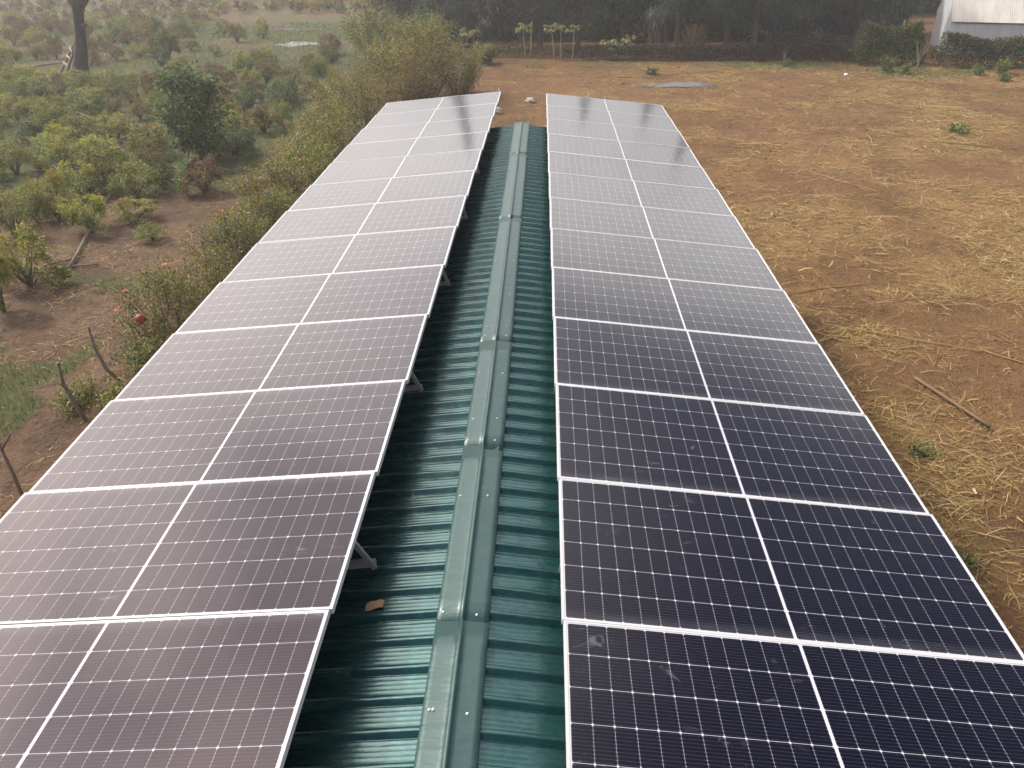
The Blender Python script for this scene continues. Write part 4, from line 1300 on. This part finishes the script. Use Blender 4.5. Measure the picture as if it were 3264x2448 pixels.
# ---------------------------------------------------------------- far trees
def feather_tree(seed, H, low, spread, mat, nl, rtrunk=.16):
    rg = np.random.default_rng(seed)
    rr = random.Random(seed)
    mb = MB()
    lean = (rr.uniform(-.3, .3), rr.uniform(-.3, .3))
    tp = [(lean[0] * s * s, lean[1] * s * s, H * s) for s in (0, .15, .35, .6, .82, 1)]
    tp[0] = (0, 0, -.1)
    mb.tube(tp, [rtrunk * 1.25, rtrunk, rtrunk * .85, rtrunk * .6, rtrunk * .3, .02], 8, jit=.05)
    P, D = [], []
    nb = 58
    for j in range(nb):
        s = low + (1 - low) * ((j + rr.random()) / nb)
        z = H * s
        L = spread * (1.05 - .88 * ((s - low) / (1 - low)) ** 1.1) * rr.uniform(.65, 1.1)
        th = rr.uniform(0, 6.28)
        b0 = Vector((lean[0] * s * s, lean[1] * s * s, z))
        tip = b0 + Vector((math.cos(th) * L, math.sin(th) * L, L * rr.uniform(-.22, .38)))
        pts = bend_pts(b0, tip, 3, .05, rr)
        mb.tube(pts, [.04, .028, .018, .006], 4, cap=False)
        m = int(nl / nb * (.45 + 1.1 * L / spread))
        arr = np.array([p[:] for p in pts])
        u = rg.random(m) ** .75
        i = np.minimum((u * 3).astype(int), 2)
        f = (u * 3 - i)[:, None]
        q = arr[i] * (1 - f) + arr[i + 1] * f
        off = rg.normal(size=(m, 3)) * np.array([.26, .26, .16]) * (.5 + .5 * L / spread)
        P.append(q + off)
        D.append(np.array([math.cos(th), math.sin(th), 0]) * .45 + rg.normal(size=(m, 3)) * .35 + np.array([0, 0, -.75]))
    P, D = np.concatenate(P), np.concatenate(D)
    P[:, 2] = np.maximum(P[:, 2], .35)
    L = rg.uniform(.22, .48, len(P))
    V, Q = leaf_cards(P, D, L, rg.uniform(.035, .07, len(P)), rg=rg)
    crown = quads('crown', V, Q, [mat, FEATHER], None, (rg.random(len(P)) < .35).astype(int))
    trunk = mb.build('trunk', BARK)
    for o in (crown, trunk):
        COL.objects.unlink(o)
    return crown, trunk


FT = [feather_tree(500 + i, *a) for i, a in enumerate([
    (8.6, .10, 2.3, FEATHER, 9000), (8.0, .20, 2.2, FEATHER, 8500), (9.0, .06, 2.5, FEATHERB, 9500), (8.2, .28, 2.4, FEATHER, 8500, .13), (13.6, .05, 1.5, FEATHER, 9500, .18)])]
trg = random.Random(14)
FRONT = [  # x, y, variant, height scale, label
    (-5.6, 37.6, 0, .95, 'dark feathery tree at the left end of the belt, above the blue green bush'),
    (-2.9, 36.4, 2, .9, 'dark feathery tree rising behind the two leftmost papaya trees'),
    (.1, 37.2, 0, 1.0, 'dark feathery tree with low branches behind the papaya with a bare pole beside it'),
    (2.4, 36.2, 3, 1.0, 'dark feathery tree with a bare lower trunk behind the three tall papaya trees'),
    (5.2, 37.4, 1, 1.0, 'dark feathery tree with a pale bare trunk behind the low drooping papaya'),
    (7.6, 36.3, 3, .95, 'feathery tree over the cluster of thin pale stems'),
    (8.0, 34.4, 3, 1.1, 'grey brown feathery tree whose dark trunk stands left of the first dry maize bundle'),
    (11.1, 35.6, 1, 1.05, 'feathery tree between the two dry maize bundles'),
    (12.3, 33.8, 3, 1.0, 'feathery tree with twin slim trunks beside the second dry maize bundle'),
    (14.6, 36.2, 0, 1.0, 'blackish green feathery tree right of the second dry maize bundle'),
    (17.2, 37.4, 2, 1.0, 'brownish feathery tree behind the straw heap'),
    (18.4, 36.4, 2, 1.05, 'brownish feathery tree with sweeping branches left of the white shed'),
    (20.4, 39.4, 0, 1.0, 'dark feathery tree touching the left side of the white shed'),
]
for x, y, v, s, lab in FRONT:
    t = thing('feathery_tree', lab, 'tree', (x, y, 0), trg.uniform(0, 6.28), 'feathery trees of the dark belt', (s, s, s))
    copy_part(FT[v][0], t)
    copy_part(FT[v][1], t)
for x, y, s, lab in ((-6.7, 41.0, 1.02, 'tallest spire of the belt, mirrored in the far left panels'), (4.6, 40.5, .90, 'tall slim spire mirrored in the inner half of the far right panels'),
                     (8.9, 41.0, .86, 'tall slim spire mirrored in the outer half of the far right panels'), (11.8, 40.4, .98, 'tall slim spire mirrored at the outer edge of the right panel row')):
    t = thing('feathery_tree', lab, 'tree', (x, y, 0), trg.uniform(0, 6.28), 'feathery trees of the dark belt', (s * .75, s * .75, s))
    copy_part(FT[4][0], t)
    copy_part(FT[4][1], t)
for row, yb in enumerate((42.5, 47.0, 52.5)):
    for k in range(11):
        x = -9.5 + 3.35 * k + trg.uniform(-.7, .7) + row * .6
        if x > 24:
            continue
        s = trg.uniform(.85, 1.05)
        t = thing('feathery_tree', 'dark feathery tree in the shaded back rows of the belt', 'tree', (x, yb + trg.uniform(-1, 1), 0), trg.uniform(0, 6.28), 'feathery trees in the back rows of the belt', (s, s, s))
        v = trg.randrange(3)
        copy_part(FT[v][0], t)
        copy_part(FT[v][1], t)
# far backdrop of the belt, which reads as one dark mass
rg = np.random.default_rng(77)
n = 14000
P = np.stack([rg.uniform(-14, 40, n), rg.uniform(56, 64, n), rg.uniform(.1, 7.5, n)], -1)
V, Q = leaf_cards(P, rg.normal(size=(n, 3)) * .5 + np.array([0, 0, -.7]), rg.uniform(.5, 1.0, n), rg.uniform(.25, .5, n), rg=rg)
tag(quads('far_wood', V, Q, FEATHER), kind='stuff')


# papaya trees
def papaya(x, y, stems, h, r, label, nl=11, group='papaya trees in front of the dark belt'):
    t = thing('papaya_tree', label, 'papaya', (x, y, 0), 0, group)
    rr = random.Random(int(x * 100) + 7)
    mb = MB()
    V_, Q_, n0 = [], [], 0
    for (dx, hh, ln) in stems:
        top = Vector((dx + ln, rr.uniform(-.1, .1), hh))
        mb.tube([(dx, 0, -.05), (dx + ln * .45, 0, hh * .5), top], [.04, .032, .024], 7)
        for k in range(nl):
            a = 2 * PI * k / nl + rr.uniform(-.2, .2)
            L = r * rr.uniform(.7, 1.1)
            d = Vector((math.cos(a), math.sin(a), rr.uniform(-.55, .75)))
            e = top + d * L * .6 + Vector((0, 0, rr.uniform(-.16, .08)))
            mb.tube([top, e], [.010, .006], 4, cap=False)
            for q in range(7):                                  # fingered leaf blade
                b = a + (q - 3) * .42
                dd = np.array([[math.cos(b), math.sin(b), -.8 + rr.uniform(-.6, .5)]])
                v, f = leaf_cards(np.array([e[:]]), dd, [L * .55], [L * .2], rg=rng)
                V_.append(v)
                Q_.append(f + n0)
                n0 += 4
    quads('crown', np.concatenate(V_), np.concatenate(Q_), PAPAYA, t)
    mb.build('trunk', BARKP, t)


papaya(-3.85, 33.3, [(-.12, 1.25, -.15), (.15, 1.35, .05)], 1.3, .42, 'leftmost papaya with two thin stems and yellow green heads')
papaya(-.70, 32.6, [(0, 1.62, -.12)], 1.6, .55, 'papaya with a wide grey green head beside a bare pole')
papaya(.95, 32.1, [(0, 1.72, -.22)], 1.7, .42, 'left stem of the three tall papaya trees with yellow green heads')
papaya(1.30, 32.3, [(0, 1.70, -.02)], 1.7, .42, 'middle stem of the three tall papaya trees with yellow green heads')
papaya(1.95, 32.1, [(0, 1.66, .08)], 1.7, .36, 'right stem of the three tall papaya trees with yellow green heads')
papaya(4.0, 32.0, [(0, .88, 0)], .9, .65, 'low papaya with a wide drooping pale head in front of the dark bank')
papaya(4.95, 32.2, [(0, 1.0, .05)], 1., .5, 'low thin papaya right next to the wide drooping one')
pole((-.40, 32.7, -.1), (-.36, 32.75, 1.85), .05, .04, 'bare pole standing beside the papaya with the grey green head', BARKP, 'standing_pole', 'pole')
pole((-3.4, 31.9, .35), (-2.2, 29.9, .03), .03, .02, 'thin dry stalk leaning from the round green bush to the ground', BARKP, 'cane', 'cane')


# dry maize bundles, bare forks, stem clusters
def bundle(x, y, w, h, label, n=420):
    rg = np.random.default_rng(int(abs(x) * 50))
    a = rg.random(n) * 6.28
    r = w * .5 * np.sqrt(rg.random(n))
    P = np.stack([x + r * np.cos(a), y + r * np.sin(a), np.zeros(n)], -1)
    D = np.stack([np.cos(a) * .14 + rg.normal(size=n) * .10, np.sin(a) * .14 + rg.normal(size=n) * .1, np.ones(n)], -1)
    V, Q = strips(P, D, rg.uniform(.55, 1.05, n) * h, rg.uniform(.025, .06, n), rg.normal(size=n) * .09, rg)
    n2 = n // 2
    k = rg.integers(0, n, n2)
    P2 = P[k] + D[k] * (rg.uniform(.4, .95, n2) * h)[:, None]
    V2, Q2 = strips(P2, np.stack([rg.normal(size=n2), rg.normal(size=n2), rg.uniform(-1.3, .2, n2)], -1), rg.uniform(.2, .5, n2), rg.uniform(.03, .05, n2), rg.normal(size=n2) * .3, rg)
    o = quads('maize_bundle', np.concatenate([V, V2]), np.concatenate([Q, Q2 + len(V)]), STRAW)
    return tag(o, label, 'maize bundle', 'dry maize bundles among the far trees')


bundle(9.2, 35.5, .95, 1.45, 'tall yellow dry maize bundle standing among the trees, left one of two')
bundle(12.9, 34.8, .75, 1.15, 'shorter yellow dry maize bundle standing right of the twin slim trunks')
bundle(16.2, 35.4, .4, 1.05, 'thin sheaf of dry leaves hanging round a post right of the maize bundles', 160)
mb = MB()
for k in range(9):
    x0 = 6.9 + random.uniform(-.5, .6)
    mb.tube(bend_pts((x0, 36.9, -.1), (x0 + random.uniform(-.35, .35), 36.9 + random.uniform(-.3, .3), random.uniform(1.4, 2.4)), 4, .05), [.045, .04, .035, .03, .02], 6)
tag(mb.build('stem_cluster', BARKP), 'cluster of thin pale bare stems under the trees left of the maize bundles', 'stems')


def forked(x, y, h, label, n=5, spread=.6, r=.02):
    mb = MB()
    rr = random.Random(int(abs(x) * 33))
    mb.tube([(x, y, -.05), (x + .02, y, h * .3), (x, y, h * .45)], [r * 1.3, r * 1.1, r], 6)
    for k in range(n):
        dx = spread * ((k + .5) / n - .5) * 2
        mb.tube(bend_pts((x, y, h * rr.uniform(.2, .45)), (x + dx * h * .6, y + rr.uniform(-.15, .15), h * rr.uniform(.75, 1.0)), 3, .07, rr), [r * .9, r * .8, r * .6, r * .35], 5)
    return tag(mb.build('bare_sapling', BARKP), label, 'sapling', 'bare forked saplings at the field edge')


forked(13.0, 29.6, 1.15, 'thin bare forked sapling at the field edge left of the straw heap', 3, .4, .018)
forked(19.7, 28.9, 1.5, 'pale bare many stemmed sapling between the two hedges', 6, .5, .026)
forked(15.9, 34.0, 1.7, 'bare pale branched stem standing by the thin sheaf of dry leaves', 4, .35, .03)
pole((3.1, 33.2, -.1), (3.25, 33.2, .75), .045, .04, 'short dark post on the bank between the papaya trees', BARKD, 'post', 'post')
pole((20.2, 33.0, -.1), (20.2, 33.0, 1.9), .06, .05, 'grey post top showing over the green hedge left of the shed', BARKP, 'post', 'post')


# banks, hedges: masses of twig and leaf
def hedge(name, x0, x1, y, dpt, h, mats, probs, label, cat, n, seed, ls=(.08, .18), kind=None, wl=.45, slope=0.0):
    rg = np.random.default_rng(seed)
    x = rg.uniform(x0, x1, n)
    hh = h * (.62 + .75 * vnoise(x * .55 + seed, np.zeros(n) + 2.2, 3)) * np.minimum(1, np.minimum(x - x0, x1 - x) / .5 + .35)
    v = rg.random(n) ** .6
    w = dpt * .5 * np.sqrt(np.maximum(0, 1 - (v * .95) ** 2)) * (1 + .3 * (vnoise(x * 1.3, v * 3 + seed, 2) - .5))
    side = np.where(rg.random(n) < .7, -1, 1) * np.sqrt(rg.random(n))
    P = np.stack([x, y + slope * (x - x0) + side * w, v * hh], -1)
    D = np.stack([rg.normal(size=n) * .6, side * .6 + rg.normal(size=n) * .4, .2 + rg.normal(size=n) * .5], -1)
    L = rg.uniform(ls[0], ls[1], n)
    V, Q = leaf_cards(P, D, L, L * wl * rg.uniform(.7, 1.2, n), rg=rg)
    o = quads(name, V, Q, mats, None, rg.choice(len(mats), n, p=probs))
    return tag(o, label, cat, None, kind)


hedge('brush_hedge', 2.4, 17.4, 31.9, 1.1, .78, [DRY, BARKD, OLIVE], [.72, .22, .06], 'long low bank of dark dry brush along the far edge of the field', 'hedge', 15000, 41, (.06, .20), wl=.3)
hedge('brush_hedge', -2.9, 2.4, 33.0, .8, .5, [DRY, OLIVE, GREEN], [.6, .25, .15], 'thin low brush under the papaya trees left of the dark bank', 'hedge', 3000, 42, (.06, .18), wl=.3)
hedge('green_hedge', 16.9, 20.4, 30.6, 1.8, 2.0, [DARKG, GREEN, DRY], [.62, .28, .10], 'dark green overgrown hedge left of the white shed', 'hedge', 9000, 43)
hedge('green_hedge', 20.9, 33.0, 29.9, 1.8, 1.5, [DARKG, OLIVE, DRY], [.5, .2, .3], 'dark clipped looking hedge in front of the white shed', 'hedge', 20000, 44)
hedge('scrub', 12.2, 19.5, 34.6, 2.4, 1.0, [DRY, DARKG, OLIVE], [.5, .35, .15], 'brown and green scrub behind the dark bank, left of the overgrown hedge', 'scrub', 9000, 45)
hedge('scrub', 13.0, 15.6, 36.4, 1.8, 1.0, [DARKG, GREEN, PALE], [.5, .4, .1], 'green leafy scrub right of the second maize bundle', 'scrub', 3500, 46)
hedge('straw_heap', 15.9, 18.2, 38.4, 1.8, 1.4, [STRAW, DRY], [.65, .35], 'heap of dry straw and sticks under the trees left of the shed', 'straw heap', 3500, 47, (.15, .4), wl=.15)
hedge('shade_infill', -8.0, 22.0, 40.5, 2.2, 1.7, [DARKG, DRY, OLIVE], [.6, .3, .1], 'dark leaf infill added to deepen the shade between the trunks of the feathery tree belt', 'shade_infill', 16000, 48, (.15, .35))  # leaf mass added to darken the sunlit gaps behind the belt trunks
mb = MB()
for k in range(5):
    mb.box((16.6 + .52 * k, 36.0 + random.uniform(-.05, .05), .35), (.5, .35, .55 + random.uniform(-.06, .06)), 0, Matrix.Rotation(random.uniform(-.06, .06), 3, 'Z'), .03)
tag(mb.build('stone_wall', STONE), 'short pale stone wall in the scrub below the straw heap', 'wall')

# weeds at the right end of the field and in it
WG = 'green weeds at the right end of the field'
for i, (x, y, w, h, lab) in enumerate([
    (17.7, 27.9, .8, .85, 'pale broad leaved weed at the foot of the overgrown hedge'),
    (18.5, 27.2, .5, .5, 'small weed between the pale broad leaved weed and the bare sapling'),
    (21.9, 26.9, .6, .55, 'dark small weed left of centre in front of the shed hedge'),
    (23.4, 27.6, .7, .75, 'upright weed in front of the shed hedge near the right edge'),
    (25.0, 26.9, 1.1, 1.1, 'big green weed cut by the right edge in front of the shed hedge'),
    (22.4, 25.2, .5, .35, 'low weed on the brown field below the shed hedge'),
    (15.6, 14.3, .95, .28, 'lone flat green weed tuft on the straw field beside a long pale stalk'),
    (13.2, 29.7, .45, .3, 'dark low weed at the foot of the thin forked sapling'),
    (5.75, 27.0, .4, .35, 'small green tuft at the far edge of the field beyond the panels'),
    (6.05, -6.6, .34, .18, 'tiny grey green weed on bare soil near the fallen wooden pole'),
    (5.6, -9.0, .36, .2, 'tiny weed beside the panel edge among curled maize leaves'),
]):
    bush((x, y, 0), w, h, [PALE, GREEN, DARKG], [.35, .45, .2], lab, 'weed', 600 + i, int(260 + 500 * w * h), nstem=9, lsize=(.06, .15) if y > 10 else (.03, .06), group=WG).name = 'weed'

# white shed
WSHEET = metal_sheet('white_roof_sheet', (.46, .44, .39), (.56, .55, .50), .55, (2.5, .6, .6))
WWALL = metal_sheet('white_wall_sheet', (.50, .53, .55), (.60, .62, .64), .55, (3, 3, .5))
shed = thing('shed', 'white corrugated metal shed with a pale roof behind the dark hedge at the right edge', 'shed', (23.2, 34.0, 0), R(-13))


def corr(u0, u1, org, du, dv, length, amp=.012, pitch=.09):
    n = int((u1 - u0) / pitch * 4)
    us = np.linspace(u0, u1, n)
    nrm = Vector(du).cross(Vector(dv)).normalized()
    V = []
    for v in np.linspace(0, length, 3):
        for u in us:
            p = Vector(org) + Vector(du) * u + Vector(dv) * v + nrm * amp * math.sin(2 * PI * u / pitch)
            V.append(p[:])
    Q = [(a * n + k, a * n + k + 1, (a + 1) * n + k + 1, (a + 1) * n + k) for a in range(2) for k in range(n - 1)]
    return np.array(V), np.array(Q)


V, Q = corr(.0, 9, (0, 0, -.02), (1, 0, 0), (0, 0, 1), 1.92)
quads('wall', V, Q, WWALL, shed)
mb = MB()
pr = [(0, -.02), (4.6, -.02), (4.6, 1.9), (2.3, 4.1), (0, 1.9)]
mb.add([(-.03, y, z) for y, z in pr] + [(.0, y, z) for y, z in pr], [(0, 4, 3, 2, 1), (5, 6, 7, 8, 9)] + [(k, (k + 1) % 5, 5 + (k + 1) % 5, 5 + k) for k in range(5)])
mb.build('gable', WWALL, shed)
sl = Vector((0, 2.3, 2.2)).normalized()
V, Q = corr(-.06, 9.2, Vector((0, 0, 1.93)) - sl * .26, (1, 0, 0), sl, 3.5)
roof_f = quads('roof', V, Q, WSHEET, shed)
sl2 = Vector((0, -2.3, 2.2)).normalized()
V, Q = corr(-.06, 9.2, Vector((0, 4.6, 1.93)) - sl2 * .26, (1, 0, 0), sl2, 3.5)
quads('roof', V, Q, WSHEET, shed)
mb = MB()
mb.box((4.6, -.16, 1.72), (9.0, .04, .06))
mb.build('eave_board', plain('dark_board', (.10, .09, .08), .8), shed)

# sliver of another metal roof far behind the tall clump
sh2 = thing('hut', 'far hut with a white metal roof, only its edge showing above the bushes', 'hut', (-13.9, 66.5, 0), R(5))
V, Q = corr(0, 4.5, (0, 0, .35), (1, 0, 0), Vector((0, 1, .3)).normalized(), 3.0, .015, .15)
quads('roof', V, Q, WSHEET, sh2)
mb = MB()
mb.box((2.25, 1.5, .12), (4.1, 2.4, .45))
mb.build('wall', BLOCK, sh2)
# plant tub far up the field
tub = thing('plant_tub', 'dark tub with a yellow green plant at the far end of the clearing', 'tub', (-13.6, 54.2, 0))
mb = MB()
mb.tube([(0, 0, 0), (0, 0, .75), (0, 0, .85)], [.42, .5, .52], 12)
mb.build('tub', plain('dark_plastic', (.03, .045, .05), .6), tub)
rg = np.random.default_rng(5)
P = rg.normal(size=(90, 3)) * .12 + np.array([0, 0, .9])
V, Q = leaf_cards(P, rg.normal(size=(90, 3)) * .5 + np.array([0, 0, .8]), rg.uniform(.4, .8, 90), rg.uniform(.08, .16, 90), rg=rg)
quads('foliage', V, Q, BRIGHT, tub)

# ---------------------------------------------------------------- ground stuff: straw, stalks, grass
def in_right(n, rg):
    # denser towards the camera, thinning with distance
    y = -13 + 44 * rg.random(n) ** 1.05
    x = 2.2 + rg.random(n) * (9.0 + .55 * (y + 16))
    k = rg.random(n) < .12
    x = np.where(k & (y > 3), rg.uniform(-3, 4, n), x)
    return x, y


def scatter_straw():
    rg = np.random.default_rng(55)
    n = 330000
    x, y = in_right(n, rg)
    keep = rg.random(n) < straw_cover(x, y) * (.25 + .9 * sm(vnoise(x * 1.1 + 5, y * 1.1), .40, .62))
    x, y = x[keep], y[keep]
    n = len(x)
    th = rg.random(n) * PI * 2
    z = (vnoise(x * .9, y * .9) - .5) * .07 + rg.random(n) * .025 + .004
    far = 1 + .035 * np.maximum(0, y + 10)
    P = np.stack([x, y, z], -1)
    D = np.stack([np.cos(th), np.sin(th) * .8, np.clip(rg.normal(size=n) * .12, -.05, .5)], -1)
    L = rg.gamma(2.2, .075, n) + .05
    V, Q = strips(P, D, L * np.sqrt(far), rg.uniform(.004, .011, n) * far ** .5, rg.normal(size=n) * .22, rg)
    a = (V, Q)
    # left side, only near the path
    m = 26000
    x, y = rg.uniform(-13, -6.2, m), rg.uniform(-11, 9, m)
    k = rg.random(m) < (.10 + .75 * sm(vnoise(x * .8 + 3, y * .8 + 70), .48, .66)) * sm(path_dist(x, y), .1, .5)
    x, y = x[k], y[k]
    m = len(x)
    th = rg.random(m) * 6.28
    P = np.stack([x, y, (vnoise(x * .9, y * .9) - .5) * .07 + rg.random(m) * .03], -1)
    V2, Q2 = strips(P, np.stack([np.cos(th), np.sin(th), rg.normal(size=m) * .15], -1), rg.gamma(2.0, .05, m) + .04, rg.uniform(.004, .011, m), rg.normal(size=m) * .3, rg)
    tag(quads('straw_litter', np.concatenate([a[0], V2]), np.concatenate([a[1], Q2 + len(a[0])]), STRAW), kind='stuff')
    # curled husk leaves, broader
    n = 7000
    x, y = in_right(n, rg)
    k = rg.random(n) < straw_cover(x, y) * (.12 + .88 * sm(vnoise(x * .8 + 60, y * .8), .5, .66))
    x, y = x[k], y[k]
    n = len(x)
    th = rg.random(n) * 6.28
    P = np.stack([x, y, (vnoise(x * .9, y * .9) - .5) * .07 + .012 + rg.random(n) * .03], -1)
    V, Q = strips(P, np.stack([np.cos(th), np.sin(th), np.abs(rg.normal(size=n)) * .25], -1), rg.uniform(.10, .32, n), rg.uniform(.015, .035, n), rg.normal(size=n) * .22, rg, .35)
    tag(quads('husk_litter', V, Q, STRAW), kind='stuff')


scatter_straw()


def scatter_clods():
    rg = np.random.default_rng(91)
    n = 14000
    x, y = in_right(n, rg)
    m = 5000
    x = np.concatenate([x, rg.uniform(-13, -6.2, m)])
    y = np.concatenate([y, rg.uniform(-11, 9, m)])
    k = path_dist(x, y) > .3
    x, y = x[k], y[k]
    n = len(x)
    r = rg.gamma(2.0, .009, n) * (1 + .018 * np.maximum(0, y + 10))
    oc = np.array([(1, 0, 0), (0, 1, 0), (-1, 0, 0), (0, -1, 0), (.15, .1, .42), (-.2, .1, .40)])
    V = oc[None] * (r[:, None, None] * rg.uniform(.7, 1.35, (n, 6, 1)))
    a = rg.random(n) * 6.28
    c_, s_ = np.cos(a)[:, None], np.sin(a)[:, None]
    V = np.stack([V[..., 0] * c_ - V[..., 1] * s_, V[..., 0] * s_ + V[..., 1] * c_, V[..., 2]], -1)
    V += np.stack([x, y, (vnoise(x * .9, y * .9) - .5) * .07], -1)[:, None]
    V = V.reshape(-1, 3)
    me = bpy.data.meshes.new('soil_clods')
    F = []
    for i in range(n):
        b = i * 6
        F += [(b, b + 1, b + 4), (b + 1, b + 5, b + 4), (b + 1, b + 2, b + 5), (b + 2, b + 3, b + 5), (b + 3, b + 4, b + 5), (b + 3, b, b + 4)]
    me.from_pydata(V.tolist(), [], F)
    me.materials.append(plain('clod_soil', (.09, .055, .035), .95, var=.4, scale=3))
    tag(link('soil_clods', me), kind='stuff')


scatter_clods()


def scatter_grass():
    rg = np.random.default_rng(66)
    n = 330000
    y = -12 + 62 * rg.random(n) ** 1.1
    x = -7 - rg.random(n) * (3.5 + .75 * (y + 16))
    k2 = rg.random(n) < .12
    x = np.where(k2, rg.uniform(-4, 27, n), x)
    y = np.where(k2, rg.uniform(24, 33, n), y)
    g = grass_cover(x, y)
    keep = rg.random(n) < sm(g, .25, .8) * (.55 + .45 * (y < 3))
    x, y = x[keep], y[keep]
    n = len(x)
    far = 1 + .02 * np.maximum(0, y + 10)
    P = np.stack([x, y, (vnoise(x * .9, y * .9) - .5) * .07 - .01], -1)
    D = np.stack([rg.normal(size=n) * .45, rg.normal(size=n) * .45, np.ones(n)], -1)
    V, Q = strips(P, D, rg.uniform(.04, .12, n) * far, rg.uniform(.004, .010, n) * far, rg.normal(size=n) * .25, rg)
    tag(quads('grass', V, Q, GRASSM), kind='stuff')


scatter_grass()

# single stalks that stand out
STALKS = [
    (13.6, 12.9, 17.6, 11.6, .024, 'long pale stalk lying right of the flat green weed tuft'),
    (4.75, -1.05, 7.4, -.15, .016, 'long pale stalk lying level beside the right panel edge, upper of a pair'),
    (5.3, -3.15, 6.6, -2.35, .017, 'pale stalk pointing from the panel edge towards the fallen wooden pole'),
    (5.1, -2.0, 6.0, -2.9, .014, 'short pale stalk crossing towards the panel edge'),
    (6.6, -2.5, 8.4, -3.3, .014, 'pale stalk running right above the fallen wooden pole'),
    (8.4, -3.2, 9.6, -4.6, .014, 'bent pale stalk at the right picture edge, end to end with another'),
    (14.2, 22.0, 15.1, 23.4, .022, 'pale stalk forming an open angle far out on the brown field'),
    (6.6, 13.4, 9.4, 11.6, .02, 'pale stalk near the far right panel corner, upper of two'),
    (6.9, 12.0, 9.0, 11.2, .018, 'pale stalk near the far right panel corner, lower of two'),
    (-2.5, 25.0, .3, 23.6, .024, 'long pale stalk beyond the roof, between the two panel rows'),
    (4.0, 26.0, 6.6, 26.1, .026, 'white stalk at the far field edge left of the grey ash patch'),
    (4.8, 23.6, 5.9, 23.7, .035, 'white dry stalk lying on the grey ash patch'),
    (8.6, 8.8, 10.0, 6.8, .016, 'pale stalk slanting down the middle of the straw field'),
]
for ax, ay, bx, by, r, lab in STALKS:
    mb = MB()
    pts = bend_pts((ax, ay, gz(ax, ay) + .03), (bx, by, gz(bx, by) + .03), 7, .035)
    mb.tube(pts, list(np.linspace(r, r * .6, 8)), 6)
    for k in (2, 4, 5):
        d = Vector((random.uniform(-1, 1), random.uniform(-1, 1), .25)).normalized() * random.uniform(.12, .25)
        mb.tube([pts[k], pts[k] + d * .5, pts[k] + d], [r * .3, r * .6, r * .1], 4)
    tag(mb.build('maize_stalk', [STRAW]), lab, 'stalk', 'loose dry maize stalks on the field')

mb = MB()
mb.box((0, 0, .07), (.2, .15, .14), bevel=.05)
o = mb.build('plastic_bag', WHITEP, None, True, (15.35, 26.6, .0))
tag(o, 'tiny white plastic bag on the far edge of the brown field', 'bag')

# ---------------------------------------------------------------- haze
def build_haze():
    mb = MB()
    mb.box((-10, 45, 9.25), (190, 135, 20.5))
    m = bpy.data.materials.new('haze_air')
    m.use_nodes = True
    nt = m.node_tree
    nt.nodes.remove(nt.nodes['Principled BSDF'])
    pv = node(nt, 'ShaderNodeVolumePrincipled', {'Color': (.93, .95, .97, 1), 'Density': HAZE, 'Anisotropy': .55})
    nt.links.new(pv.outputs[0], nt.nodes['Material Output'].inputs['Volume'])
    tag(mb.build('haze', m), kind='stuff')


HAZE = .0016
build_haze()
